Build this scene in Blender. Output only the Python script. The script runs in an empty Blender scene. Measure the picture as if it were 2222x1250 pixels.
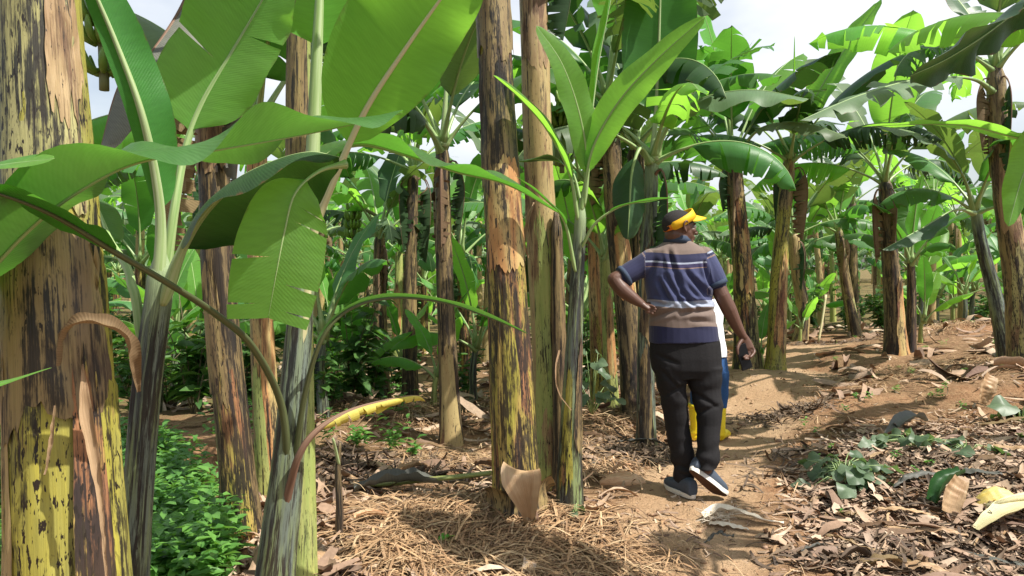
import bpy, bmesh, math, random
from mathutils import Vector, Matrix, noise
scene = bpy.context.scene
COL = scene.collection
R = random.Random(7)
PI = math.pi
V3 = Vector
# ---------------------------------------------------------------- camera model
F, CX, HY, CH = 1605.0, 1111.0, 580.0, 1.5
def P(px, py, d):
    return V3(((px - CX) / F * d, d, CH - (py - HY) / F * d))
def P3(t):
    return P(t[0], t[1], t[2])
def lerp(a, b, t):
    return a + (b - a) * t
def clamp(x, a=0.0, b=1.0):
    return max(a, min(b, x))
def sstep(a, b, x):
    t = clamp((x - a) / (b - a)); return t * t * (3 - 2 * t)
def nz(x, y, z=0.0):
    return noise.noise(V3((x, y, z)))
# ---------------------------------------------------------------- terrain
_CP = [(1111, 1250, 3.55), (300, 1250, 3.5), (2000, 1250, 3.55), (1500, 1072, 4.5), (1540, 962, 6.4), (1640, 815, 8.9), (1600, 900, 7.4),
       (1720, 815, 9.6), (1930, 768, 10), (2100, 750, 10.5), (1850, 900, 6.6), (2050, 830, 7.6), (2200, 800, 7.8), (2000, 1000, 5.0), (2200, 1010, 4.8), (2200, 740, 9.5),
       (2080, 715, 12.5), (1900, 725, 14), (1740, 742, 13), (1375, 888, 7.0), (1240, 1098, 4.25), (980, 970, 6.4), (830, 860, 9.5),
       (525, 1150, 3.6), (420, 930, 6.2), (150, 1000, 5.0), (650, 1210, 3.3), (400, 830, 10), (900, 820, 11), (1200, 820, 10.5),
       (300, 740, 18), (900, 725, 20), (1400, 730, 18), (2000, 690, 20), (2400, 740, 12), (1700, 700, 22), (-400, 900, 7), (800, 1020, 5.2)]
CPW = [P3(c) for c in _CP]
def gbase(x, y):
    sw = sz = 0.0
    for c in CPW:
        e = 0.45 + 0.09 * c.y
        d2 = ((x - c.x) ** 2 + (y - c.y) ** 2) / (e * e) + 0.25
        w = 1.0 / (d2 * d2)
        sw += w; sz += w * c.z
    z = sz / sw
    return lerp(z, 0.15, sstep(20, 34, y)) if y > 0 else lerp(z, 0.05, sstep(0, -3, y))
MOUNDS = [(P(1640, 815, 8.7), 0.75, 0.10), (P(2110, 730, 11.4), 1.1, 0.22), (P(1850, 880, 6.9), .55, .08), (P(800, 905, 7.4), .9, .14), (P(2230, 850, 7), 1.0, .12), (P(1020, 1160, 4.1), .55, .06)]
def gz(x, y):
    z = gbase(x, y)
    for c, r, h in MOUNDS:
        d2 = ((x - c.x) ** 2 + (y - c.y) ** 2) / (r * r)
        if d2 < 6: z += h * math.exp(-d2)
    k = clamp((y + 4) / 6)
    z += 0.030 * nz(x * .9, y * .9, 3.1) + 0.016 * nz(x * 2.7, y * 2.7, 7.7)
    return z
PATHP = [(1480, 1330, 3.3), (1470, 1180, 3.9), (1500, 1085, 4.4), (1540, 1000, 5.4), (1600, 940, 6.6), (1660, 870, 7.9), (1740, 820, 9.0), (1640, 790, 10.2), (1760, 775, 11.6)]
PATHW = [P3(p) for p in PATHP]
def pathd(x, y):
    best = 9
    for a, b in zip(PATHW[:-1], PATHW[1:]):
        dx, dy = b.x - a.x, b.y - a.y
        t = clamp(((x - a.x) * dx + (y - a.y) * dy) / (dx * dx + dy * dy + 1e-9))
        best = min(best, math.hypot(x - a.x - dx * t, y - a.y - dy * t))
    return best
# ---------------------------------------------------------------- object helpers
WL = {}
def empty(name, loc, label=None, cat=None, group=None):
    o = bpy.data.objects.new(name, None); COL.objects.link(o); o.location = loc; o.empty_display_size = .1
    WL[o.name] = V3(loc); tag(o, label, cat, group); return o
def tag(o, label=None, cat=None, group=None, kind=None):
    if label: o['label'] = label
    if cat: o['category'] = cat
    if group: o['group'] = group
    if kind: o['kind'] = kind
    return o
class G:
    """vertex / face / uv collector"""
    def __init__(s): s.v = []; s.f = []; s.uv = []; s.m = []; s.has = False
    def add(s, v, f, uv=None, m=0):
        b = len(s.v); s.v += v
        s.f += [tuple(i + b for i in q) for q in f]; s.m += [m] * len(f)
        s.uv += uv if uv else [(0, 0)] * len(v)
        s.has = s.has or bool(uv); return s
def mk(name, g, mats, parent=None, smooth=True, loc=None):
    """link G as one mesh object; world verts are stored relative to the parent's base"""
    off = WL[parent.name] if parent else V3(loc if loc is not None else (0, 0, 0))
    me = bpy.data.meshes.new(name)
    me.from_pydata([tuple(V3(v) - off) for v in g.v], [], g.f)
    for m in (mats if isinstance(mats, (list, tuple)) else [mats]): me.materials.append(m)
    n = len(me.polygons)
    if smooth: me.polygons.foreach_set('use_smooth', [True] * n)
    if any(g.m): me.polygons.foreach_set('material_index', g.m)
    if g.has:
        uvl = me.uv_layers.new(name='UVMap'); buf = []
        for l in me.loops: buf += g.uv[l.vertex_index]
        uvl.data.foreach_set('uv', buf)
    me.update()
    o = bpy.data.objects.new(name, me); COL.objects.link(o)
    if parent: o.parent = parent
    else: o.location = off
    WL[o.name] = off
    return o
def children(o): return [c for c in bpy.data.objects if c.parent == o]
_KIDS = {}
def kids(o):
    if o.name not in _KIDS: _KIDS[o.name] = children(o)
    return _KIDS[o.name]
def copy_tree(o, parent=None):
    c = o.copy(); COL.objects.link(c)
    if parent: c.parent = parent
    for ch in kids(o): copy_tree(ch, c)
    return c
def smooth_path(pts, n):
    """Catmull-Rom through pts, n+1 samples by arc length"""
    if len(pts) == 2: return [pts[0].lerp(pts[1], i / n) for i in range(n + 1)]
    q = [pts[0] * 2 - pts[1]] + list(pts) + [pts[-1] * 2 - pts[-2]]
    out = []
    for i in range(1, len(q) - 2):
        a, b, c, d = q[i - 1:i + 3]
        for k in range(12):
            t = k / 12
            out.append(.5 * ((2 * b) + (c - a) * t + (2 * a - 5 * b + 4 * c - d) * t * t + (3 * b - a - 3 * c + d) * t ** 3))
    out.append(V3(pts[-1]))
    L = [0]
    for a, b in zip(out[:-1], out[1:]): L.append(L[-1] + (b - a).length)
    res = []; j = 0
    for i in range(n + 1):
        s = L[-1] * i / n
        while j < len(L) - 2 and L[j + 1] < s: j += 1
        t = (s - L[j]) / max(1e-9, L[j + 1] - L[j]); res.append(out[j].lerp(out[j + 1], clamp(t)))
    return res
def tangents(p):
    t = []
    for i in range(len(p)):
        a = p[max(0, i - 1)]; b = p[min(len(p) - 1, i + 1)]
        d = b - a
        t.append(d.normalized() if d.length > 1e-9 else V3((0, 0, 1)))
    return t
def tube(pts, rad, n=10, hint=None, caps=True, uvs=1.0, flat=1.0):
    """closed tapered tube; rad: list of r or (a, b)"""
    g = G(); T = tangents(pts); h = V3(hint) if hint is not None else (V3((0, 0, 1)) if abs(T[0].z) < .9 else V3((0, -1, 0)))
    v = []; uv = []; acc = 0
    for i, (p, t) in enumerate(zip(pts, T)):
        nn = h - t * h.dot(t)
        if nn.length < 1e-4: nn = t.orthogonal()
        nn.normalize(); h = nn if hint is None else h
        s = t.cross(nn); r = rad[i] if isinstance(rad, (list, tuple)) else rad
        a, b = r if isinstance(r, tuple) else (r, r * flat)
        if i: acc += (p - pts[i - 1]).length
        for k in range(n):
            th = 2 * PI * k / n
            v.append(p + s * (a * math.cos(th)) + nn * (b * math.sin(th))); uv.append((k / n, acc * uvs))
    f = []
    for i in range(len(pts) - 1):
        for k in range(n):
            k2 = (k + 1) % n
            f.append((i * n + k, i * n + k2, (i + 1) * n + k2, (i + 1) * n + k))
    if caps:
        f.append(tuple(range(n - 1, -1, -1))); b = (len(pts) - 1) * n; f.append(tuple(range(b, b + n)))
    return g.add(v, f, uv)
# ---------------------------------------------------------------- node helpers
class NT:
    def __init__(s, name):
        s.m = bpy.data.materials.new(name); s.m.use_nodes = True; s.t = s.m.node_tree; s.n = s.t.nodes
        s.b = s.n['Principled BSDF']; s.out = s.n['Material Output']
    def new(s, typ, **kw):
        x = s.n.new(typ)
        for k, v in kw.items(): setattr(x, k, v)
        return x
    def set(s, sock, val):
        if isinstance(val, bpy.types.NodeSocket): s.t.links.new(val, sock)
        elif isinstance(val, (tuple, list)) and len(val) == 3 and sock.type == 'RGBA': sock.default_value = (*val, 1)
        else: sock.default_value = val
    def math(s, op, a, b=None, c=None, clampit=False):
        x = s.new('ShaderNodeMath', operation=op, use_clamp=clampit)
        s.set(x.inputs[0], a)
        if b is not None: s.set(x.inputs[1], b)
        if c is not None: s.set(x.inputs[2], c)
        return x.outputs[0]
    def mix(s, fac, a, b, blend='MIX'):
        x = s.new('ShaderNodeMix', data_type='RGBA', blend_type=blend)
        s.set(x.inputs[0], fac); s.set(x.inputs[6], a); s.set(x.inputs[7], b); return x.outputs[2]
    def noise(s, vec, scale, detail=4, rough=.55, dist=0.0):
        x = s.new('ShaderNodeTexNoise'); s.set(x.inputs['Vector'], vec)
        x.inputs['Scale'].default_value = scale; x.inputs['Detail'].default_value = detail
        x.inputs['Roughness'].default_value = rough; x.inputs['Distortion'].default_value = dist
        return x.outputs[0]
    def map(s, vec, scale, loc=(0, 0, 0)):
        x = s.new('ShaderNodeMapping'); s.set(x.inputs[0], vec); x.inputs['Scale'].default_value = scale
        s.set(x.inputs['Location'], loc); return x.outputs[0]
    def step(s, x, lo, hi):
        r = s.new('ShaderNodeMapRange', interpolation_type='SMOOTHSTEP'); s.set(r.inputs[0], x)
        r.inputs[1].default_value = lo; r.inputs[2].default_value = hi; return r.outputs[0]
    def ramp(s, x, stops, const=False):
        r = s.new('ShaderNodeValToRGB'); s.set(r.inputs[0], x); cr = r.color_ramp
        if const: cr.interpolation = 'CONSTANT'
        while len(cr.elements) < len(stops): cr.elements.new(.5)
        for e, (p, c) in zip(cr.elements, stops): e.position = p; e.color = (*c, 1)
        return r.outputs[0]
    def bump(s, h, strength=.3, dist=.01):
        x = s.new('ShaderNodeBump'); x.inputs['Strength'].default_value = strength; x.inputs['Distance'].default_value = dist
        s.set(x.inputs['Height'], h); s.t.links.new(x.outputs[0], s.b.inputs['Normal']); return x.outputs[0]
    def objc(s):
        tc = s.new('ShaderNodeTexCoord'); oi = s.new('ShaderNodeObjectInfo')
        sc = s.new('ShaderNodeVectorMath', operation='SCALE'); sc.inputs[0].default_value = (13.1, 7.7, 9.3); s.set(sc.inputs['Scale'], oi.outputs['Random'])
        ad = s.new('ShaderNodeVectorMath', operation='ADD'); s.set(ad.inputs[0], tc.outputs['Object']); s.set(ad.inputs[1], sc.outputs[0])
        return ad.outputs[0], oi.outputs['Random']
    def done(s, col=None, rough=None, spec=None):
        if col is not None: s.set(s.b.inputs['Base Color'], col)
        if rough is not None: s.set(s.b.inputs['Roughness'], rough)
        if spec is not None: s.b.inputs['Specular IOR Level'].default_value = spec
        return s.m
def plain(name, col, rough=.6, spec=.4, var=.15, scale=30, bump=.1):
    k = NT(name); v, r = k.objc(); n = k.noise(v, scale)
    c = k.mix(n, tuple(x * (1 - var) for x in col), tuple(min(1, x * (1 + var)) for x in col))
    k.bump(n, bump, .004); return k.done(c, rough, spec)
# ---------------------------------------------------------------- foliage / stem materials
def leaf_mat(name, top, under, trans, tf=.4, rough=.38, brown=.25, vein=.06, dry=(.16, .10, .045)):
    k = NT(name); tc = k.new('ShaderNodeTexCoord'); oi = k.new('ShaderNodeObjectInfo')
    sp = k.new('ShaderNodeSeparateXYZ'); k.set(sp.inputs[0], tc.outputs['UV']); u, v = sp.outputs[0], sp.outputs[1]
    au = k.math('ABSOLUTE', u)
    ad = k.new('ShaderNodeVectorMath', operation='MULTIPLY_ADD'); k.set(ad.inputs[0], tc.outputs['UV']); ad.inputs[1].default_value = (1, 1, 1)
    cb = k.new('ShaderNodeCombineXYZ'); k.set(cb.inputs[0], k.math('MULTIPLY', oi.outputs['Random'], 31)); k.set(cb.inputs[1], k.math('MULTIPLY', oi.outputs['Random'], 57)); k.set(ad.inputs[2], cb.outputs[0])
    w = k.math('SINE', k.math('MULTIPLY', k.math('SUBTRACT', v, k.math('MULTIPLY', au, .07)), 620))
    w2 = k.noise(k.map(ad.outputs[0], (1.2, 45, 1)), 1.6, 3)
    n = k.noise(k.map(ad.outputs[0], (1.0, 5, 1)), 1.3, 5)
    geo = k.new('ShaderNodeNewGeometry')
    base = k.mix(geo.outputs['Backfacing'], top, under)
    base = k.mix(k.math('MULTIPLY', k.step(n, .35, .75), .45), base, tuple(min(1, c * f) for c, f in zip(top, (1.35, 1.35, 1.35))))
    hsv = k.new('ShaderNodeHueSaturation'); k.set(hsv.inputs['Color'], base)
    k.set(hsv.inputs['Hue'], k.math('MULTIPLY_ADD', oi.outputs['Random'], .03, .492)); k.set(hsv.inputs['Value'], k.math('MULTIPLY_ADD', oi.outputs['Random'], .45, .78))
    var = k.math('ADD', k.math('MULTIPLY_ADD', w2, .5, .76), k.math('MULTIPLY', w, vein * .5))
    c = k.mix(1.0, hsv.outputs[0], k.new('ShaderNodeCombineColor').outputs[0], 'MULTIPLY')
    cc = k.n[-1] if False else [x for x in k.n if x.type == 'COMBINE_COLOR'][-1]
    for i in range(3): k.set(cc.inputs[i], var)
    edge = k.math('MULTIPLY', k.step(k.math('ADD', au, k.math('MULTIPLY', k.noise(k.map(ad.outputs[0], (1, 9, 1)), 2.2, 4), .35)), 1.14, 1.24), brown * 4, clampit=True)
    spots = k.math('MULTIPLY', k.step(k.noise(k.map(ad.outputs[0], (2, 4, 1)), 3.5, 5, .65), .70, .76), brown * 1.5, clampit=True)
    dm = k.math('MAXIMUM', edge, spots)
    c = k.mix(dm, c, dry)
    k.bump(k.math('ADD', k.math('MULTIPLY', w, .2), w2), .22, .004)
    k.done(c, rough, .32)
    tr = k.new('ShaderNodeBsdfTranslucent'); tcol = k.mix(dm, k.mix(k.math('MULTIPLY_ADD', w2, .8, .1), tuple(x * .7 for x in trans), trans), tuple(x * .8 for x in dry)); k.set(tr.inputs[0], tcol)
    mx = k.new('ShaderNodeMixShader'); mx.inputs[0].default_value = tf
    k.t.links.new(k.b.outputs[0], mx.inputs[1]); k.t.links.new(tr.outputs[0], mx.inputs[2]); k.t.links.new(mx.outputs[0], k.out.inputs[0])
    return k.m
def stem_mat(name, c1, c2, cb, dark=.5, brown=.5, speck=.5, blue=0.0, fib=1.0, young=False):
    """banana pseudostem: fibrous sheaths in two greens or tans, brown dry patches, black rot and specks, bluish bloom"""
    k = NT(name); v, r = k.objc()
    uvn = k.new('ShaderNodeTexCoord').outputs['UV']
    off = k.new('ShaderNodeCombineXYZ'); k.set(off.inputs[0], k.math('MULTIPLY', r, 11)); k.set(off.inputs[1], k.math('MULTIPLY', r, 23))
    a = k.new('ShaderNodeVectorMath', operation='ADD'); k.set(a.inputs[0], uvn); k.set(a.inputs[1], off.outputs[0]); uv = a.outputs[0]
    n1 = k.noise(k.map(uv, (7, 1.1, 1)), 1.5, 5)
    n2 = k.noise(k.map(uv, (5, 1.5, 1)), 1.0, 6, .6, .25)
    n3 = k.noise(k.map(uv, (13, 2.0, 1)), 1.0, 6, .66, .3)
    n3b = k.noise(k.map(uv, (40, 13, 1)), 1.0, 5, .65)
    n7 = k.noise(k.map(uv, (120, 3.2, 1)), 1.0, 4, .7)
    n4 = k.noise(k.map(uv, (75, 22, 1)), 1.0, 3, .6)
    n5 = k.noise(k.map(uv, (3, 2.4, 1)), 1.0, 3, .5)
    fibre = k.noise(k.map(uv, (170, 1.2, 1)), 1.0, 3, .7)
    c = k.mix(k.step(n1, .38, .62), c1, c2)
    lim = .66 - .22 * brown
    bm_ = k.step(k.math('ADD', k.math('MULTIPLY', n2, .78), k.math('MULTIPLY', n7, .22)), lim - .01, lim + .06)
    cbv = k.mix(k.step(n3b, .3, .7), tuple(x * .6 for x in cb), tuple(min(1, x * 1.35) for x in cb))
    c = k.mix(bm_, c, cbv)
    if blue: c = k.mix(k.math('MULTIPLY', k.step(n5, .42, .62), blue), c, (.20, .25, .23))
    lim = .63 - .16 * dark
    dk = k.step(k.math('ADD', k.math('MULTIPLY', n3, .50), k.math('ADD', k.math('MULTIPLY', n3b, .22), k.math('MULTIPLY', n7, .28))), lim - .012, lim + .05)
    c = k.mix(k.math('MULTIPLY', dk, .94), c, k.mix(k.step(n5, .4, .6), (.030, .022, .018), (.014, .014, .016)))
    n6 = k.noise(k.map(uv, (26, .32, 1)), 1.0, 3, .5, .1)
    lim6 = .70 - .09 * dark
    ln = k.math('MULTIPLY', k.step(n6, lim6, lim6 + .03), k.step(n3b, .36, .5))
    c = k.mix(k.math('MULTIPLY', ln, .92), c, (.02, .016, .014))
    sp = k.math('MULTIPLY', k.step(n4, .69 - .13 * speck, .73 - .13 * speck), k.step(n5, .35, .55))
    c = k.mix(sp, c, (.02, .014, .01))
    if young: c = k.mix(k.step(k.new('ShaderNodeAttribute', attribute_name='along').outputs['Fac'], .80, .99), c, (.30, .38, .20))
    fv = k.math('MULTIPLY_ADD', fibre, .75 * fib, 1 - .37 * fib)
    cc = k.new('ShaderNodeCombineColor')
    for i in range(3): k.set(cc.inputs[i], fv)
    c = k.mix(1.0, c, cc.outputs[0], 'MULTIPLY')
    h = k.math('ADD', k.math('ADD', k.math('MULTIPLY', fibre, .5), k.math('MULTIPLY', n3, .8)), k.math('MULTIPLY', bm_, -.5))
    k.bump(h, .55, .008)
    return k.done(c, k.math('MULTIPLY_ADD', bm_, .3, .42), .35)
M = {}
M['leaf'] = leaf_mat('leaf_blade', (.052, .165, .030), (.085, .18, .060), (.17, .50, .045), .38, brown=.2)
M['leaf_lime'] = leaf_mat('leaf_blade_fresh_backlit', (.125, .325, .050), (.15, .32, .075), (.42, .90, .08), .54, brown=.14)  # lime of fresh blades, brightened to paint a backlit glow
M['leaf_mid'] = leaf_mat('leaf_blade_shade', (.11, .22, .085), (.06, .17, .045), (.18, .50, .05), .30, brown=.02)
M['leaf_pale'] = leaf_mat('leaf_blade_glaucous', (.095, .165, .070), (.13, .19, .10), (.26, .42, .06), .33, .45)
M['leaf_dark'] = leaf_mat('leaf_blade_old_shaded', (.028, .075, .020), (.050, .095, .040), (.07, .18, .02), .25, brown=.4)  # dark blade for old leaves and for shaded undersides painted dark
M['leaf_dry'] = leaf_mat('leaf_dead', (.17, .105, .055), (.22, .15, .085), (.20, .11, .05), .15, .75, .6, .2, (.05, .03, .018))
M['leaf_grey'] = leaf_mat('leaf_dead_grey', (.10, .10, .085), (.14, .14, .115), (.10, .09, .05), .12, .55, .5, .2, (.12, .055, .035))
M['leaf_yellow'] = leaf_mat('leaf_yellowing', (.55, .42, .05), (.55, .44, .10), (.6, .45, .05), .3, .5, .55, .1, (.03, .018, .01))
def rib_mat(name, a, b, rough=.4):
    k = NT(name); v, r = k.objc(); n = k.noise(k.map(k.new('ShaderNodeTexCoord').outputs['UV'], (5, 1.3, 1)), 2, 4)
    k.bump(n, .1, .003); return k.done(k.mix(k.step(n, .35, .65), a, b), rough, .45)
M['rib'] = rib_mat('midrib_green', (.20, .32, .10), (.36, .46, .20))
M['rib_pale'] = rib_mat('midrib_cream', (.48, .46, .24), (.56, .52, .30))
M['rib_lime'] = rib_mat('petiole_lime', (.27, .38, .14), (.42, .50, .27))
M['rib_dry'] = rib_mat('midrib_dry', (.13, .07, .045), (.24, .14, .09), .7)
M['rib_dark'] = rib_mat('midrib_dark', (.06, .075, .03), (.10, .12, .05))
GRN, YEL, TAN, OCH, BRN, PNK = (.24, .26, .05), (.42, .365, .055), (.42, .27, .13), (.42, .30, .09), (.24, .125, .06), (.42, .24, .15)
M['st_yellow'] = stem_mat('sheath_yellow', (.37, .325, .055), (.29, .27, .07), BRN, .68, .48, 1.0)
M['st_ochre'] = stem_mat('sheath_ochre', OCH, (.36, .32, .06), (.30, .14, .065), 1.0, .75, 1.0)
M['st_tan'] = stem_mat('sheath_tan', (.38, .265, .12), (.43, .33, .15), (.20, .11, .06), .50, .5, .6)
M['st_orange'] = stem_mat('sheath_orange', (.50, .25, .10), (.50, .38, .16), (.20, .09, .05), .7, .55, .6)
M['st_dark'] = stem_mat('sheath_blackened', (.15, .11, .06), (.28, .20, .09), (.085, .05, .035), .95, .6, .6)
M['st_brown'] = stem_mat('sheath_brown', (.22, .15, .075), (.31, .23, .10), (.11, .07, .045), .75, .55, .7)
M['st_young'] = stem_mat('sheath_young', (.14, .17, .14), (.22, .27, .11), (.06, .065, .065), .9, .6, .5, .35, .7, True)
M['st_green'] = stem_mat('sheath_green', (.30, .36, .10), (.40, .42, .13), (.28, .16, .08), .6, .4, .7, .1)
M['st_pale'] = stem_mat('sheath_pale', (.38, .345, .15), (.30, .275, .105), (.20, .12, .07), .86, .5, 1.0)
M['sheath_dry'] = stem_mat('sheath_dry', (.30, .19, .095), (.41, .29, .15), (.15, .085, .05), .5, .6, .4)
M['sheath_light'] = stem_mat('sheath_inner', (.36, .22, .115), (.46, .31, .175), (.40, .26, .15), .15, .45, .0, 0, .7)
# ---------------------------------------------------------------- banana plant pieces
UP = V3((0, 0, 1)); CAM = V3((.1, -1, .45)); AWAY = V3((0, 1, .35))
def interp(seq, s):
    if len(seq) == 1: return seq[0]
    x = clamp(s) * (len(seq) - 1); i = min(int(x), len(seq) - 2); return seq[i].lerp(seq[i + 1], x - i)
def leaf(parent, pts, W, hint=UP, blade0=.2, fold=.35, curl=-.25, tear=0.0, wave=.03, nl=36, na=4, r0=.02, mat='leaf', rib='rib', seed=0,
         trunc=0.0, asym=(1, 1), hang=.0, sep=True, name='leaf', ribname='midrib', ends=(.75, .55), fl=.9):
    """one banana leaf: channelled petiole and midrib tube, two blade halves with cross waves and optional tears"""
    rr = random.Random(seed * 7919 + 13)
    c = smooth_path(pts, nl); T = tangents(c)
    L = sum((b - a).length for a, b in zip(c[:-1], c[1:]))
    hs = hint if isinstance(hint, list) else [hint]
    N_, S_ = [], []
    for i, t in enumerate(T):
        h = interp(hs, i / nl); n = h - t * h.dot(t)
        if n.length < 1e-3: n = N_[-1] if N_ else t.orthogonal()
        n = n.normalized(); N_.append(n); S_.append(t.cross(n))
    def at(s):
        x = clamp(s) * nl; i = min(int(x), nl - 1); f = x - i
        return c[i].lerp(c[i + 1], f), T[i].lerp(T[i + 1], f).normalized(), N_[i].lerp(N_[i + 1], f).normalized(), S_[i].lerp(S_[i + 1], f).normalized()
    def width(q):
        qq = q * (1 - trunc)
        return .5 * W * max(0.0, math.sin(PI * clamp(qq) ** ends[0])) ** ends[1]
    g = G(); nrows = max(6, int(nl * (1 - blade0)))
    ph = rr.random() * 9; fr = 9 + rr.random() * 5
    for side in (1, -1):
        cuts = [0.0]
        if tear > 0:
            q = .08
            while q < .97:
                q += rr.uniform(.015, .09) / max(.15, tear)
                if q < .97: cuts.append(q)
        cuts.append(1.0)
        for a, b in zip(cuts[:-1], cuts[1:]):
            m = max(1, round((b - a) * nrows))
            da = rr.gauss(0, .28) * min(1, tear * 2) if len(cuts) > 2 else 0
            gap = rr.uniform(.10, .55) * min(1, tear * 1.6) if len(cuts) > 2 else 0
            depth = rr.uniform(.0, .35); hangx = rr.uniform(.2, 1) * hang
            vv, uu = [], []
            for r_ in range(m + 1):
                q = lerp(a, b, r_ / m); w = width(q) * (asym[0] if side > 0 else asym[1])
                qc = (a + b) / 2
                for j in range(na + 1):
                    u = j / na
                    ux = sstep(depth, 1, u)
                    qs = lerp(q, qc, gap * ux)
                    p, t, n, s = at(blade0 + (1 - blade0) * qs)
                    ang = fold + (curl * u) + da * ux - hangx * ux
                    wv = wave * (math.sin(fr * qs * L + ph + side) * .6 + nz(qs * L * 5, ph, side)) * u * u
                    p = p + s * (side * w * u * math.cos(ang)) + n * (w * u * math.sin(ang) + wv * min(1, w * 8)) + t * (w * u * .22)
                    vv.append(p); uu.append((side * u, qs * L * (1 - blade0)))
            ff = []
            for r_ in range(m):
                for j in range(na):
                    i0 = r_ * (na + 1) + j; q4 = (i0, i0 + 1, i0 + na + 2, i0 + na + 1)
                    ff.append(q4 if side < 0 else q4[::-1])
            g.add(vv, ff, uu)
    # midrib + petiole
    rad = []; cc = []
    for i in range(nl + 1):
        s = i / nl; r = r0 * (1 - .45 * s / max(.01, blade0) if s < blade0 else .55 * (1 - .88 * (s - blade0) / (1 - blade0)))
        if s < .12: r *= 1 + fl * (1 - s / .12) ** 2
        rad.append((r, r * .8)); cc.append(c[i] - N_[i] * r * .35)
    tb = tube(cc, rad, 8, hint=None)
    if sep:
        o = mk(name, g, M[mat], parent); mk(ribname, tb, M[rib], o)
    else:
        g.add(tb.v, tb.f, tb.uv, 1); o = mk(name, g, [M[mat], M[rib]], parent)
    return o
def gen(base, az, e0, L, D, k=1.6, n=12, side=0.0):
    """generic arching leaf path and its upper-side normals"""
    rad = V3((math.cos(az), math.sin(az), 0)); tan = V3((-math.sin(az), math.cos(az), 0))
    p = V3(base); pts = [p.copy()]; nm = []
    for i in range(n):
        s = (i + .5) / n; e = e0 - D * s ** k
        d = rad * math.cos(e) + UP * math.sin(e) + tan * side * s
        nm.append(UP * math.cos(e) - rad * math.sin(e)); p = p + d.normalized() * (L / n); pts.append(p.copy())
    nm.append(nm[-1]); return pts, nm
def stem(parent, path, r0, r1, mat, ntheta=32, nzz=60, seed=0, name='trunk', steps=.07, flare=.25, openTop=False):
    c = smooth_path(path, nzz); L = sum((b - a).length for a, b in zip(c[:-1], c[1:]))
    v, uv, f = [], [], []
    for i, p in enumerate(c):
        s = i / nzz; r = lerp(r0, r1, s ** .8) * (1 + flare * math.exp(-s * L / .16)) * (1 - .55 * sstep(.93, 1, s))
        for k in range(ntheta + 1):
            th = PI / 2 + 2 * PI * (k % ntheta) / ntheta
            saw = ((th / (2 * PI) * 3 + s * L * .35 + seed * .37) % 1.0)
            saw2 = ((-th / (2 * PI) * 2 + s * L * .5 + seed * .61) % 1.0)
            x, y = math.cos(th), math.sin(th)
            rr = r * (1 + steps * (saw - .5) + steps * .7 * (saw2 - .5) + .05 * nz(x * 1.3 + seed, y * 1.3, s * L * 1.6) + .02 * nz(x * 5 + seed, y * 5, s * L * 5))
            v.append(p + V3((x * rr, y * rr, 0))); uv.append((k / ntheta, s * L))
    n = ntheta + 1
    for i in range(nzz):
        for k in range(ntheta): f.append((i * n + k, i * n + k + 1, (i + 1) * n + k + 1, (i + 1) * n + k))
    f.append(tuple(nzz * n + k for k in range(ntheta)))
    o = mk(name, G().add(v, f, uv), M[mat], parent)
    a = o.data.attributes.new('along', 'FLOAT', 'POINT'); a.data.foreach_set('value', [i / nzz for i in range(nzz + 1) for k in range(n)])
    return o, c, L
def sheath(parent, path, r0, r1, z0, z1, th0, width, mat, seed=0, flare=.0, off=1.05, ragged=.25, name='dry_sheath', n=14, m=26, taper=.4):
    """leaf sheath wrapped round part of the stem between fractions z0..z1, ragged at its top and edges"""
    rr = random.Random(seed); c = smooth_path(path, 60)
    v, uv, f = [], [], []
    L = sum((b - a).length for a, b in zip(c[:-1], c[1:]))
    for i in range(m + 1):
        s = i / m
        for k in range(n + 1):
            u = k / n * 2 - 1
            top = z1 - ragged * (z1 - z0) * (.5 + .5 * nz(u * 3 + seed, seed * .3)) * (.4 + abs(u)) - ragged * .45 * (z1 - z0) * abs(nz(u * 9, seed)) - ragged * .25 * (z1 - z0) * abs(nz(u * 31, seed))
            bot = z0 + ragged * .9 * (z1 - z0) * (.6 * nz(u * 4 - seed, seed * .7) + .35 * abs(u) + .30 * nz(u * 11, seed) + .14 * nz(u * 33, seed))
            z = lerp(max(0, bot) if z0 > .03 else z0, top, s); zc = clamp(z); x = zc * 60; j = min(int(x), 59); p = c[j].lerp(c[j + 1], x - j)
            r = lerp(r0, r1, zc ** .8) * (1 + .25 * math.exp(-zc * L / .16))
            w = width * .5 * (1 - taper * s) * (1 + .18 * nz(s * 4 + seed, u, seed))
            th = th0 + u * w
            fl = flare * (s ** 5) * .8 + .10 * max(0, abs(u) - .6) * (.4 + nz(s * 3, seed + u)) + .03 * nz(u * 2 + seed, s * 6)
            q = r * (off + fl)
            v.append(p + V3((math.cos(th) * q, math.sin(th) * q, 0))); uv.append((th / (2 * PI), z * L))
    for i in range(m):
        for k in range(n): f.append((i * (n + 1) + k, i * (n + 1) + k + 1, (i + 1) * (n + 1) + k + 1, (i + 1) * (n + 1) + k))
    return mk(name, G().add(v, f, uv), M[mat], parent)
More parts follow.
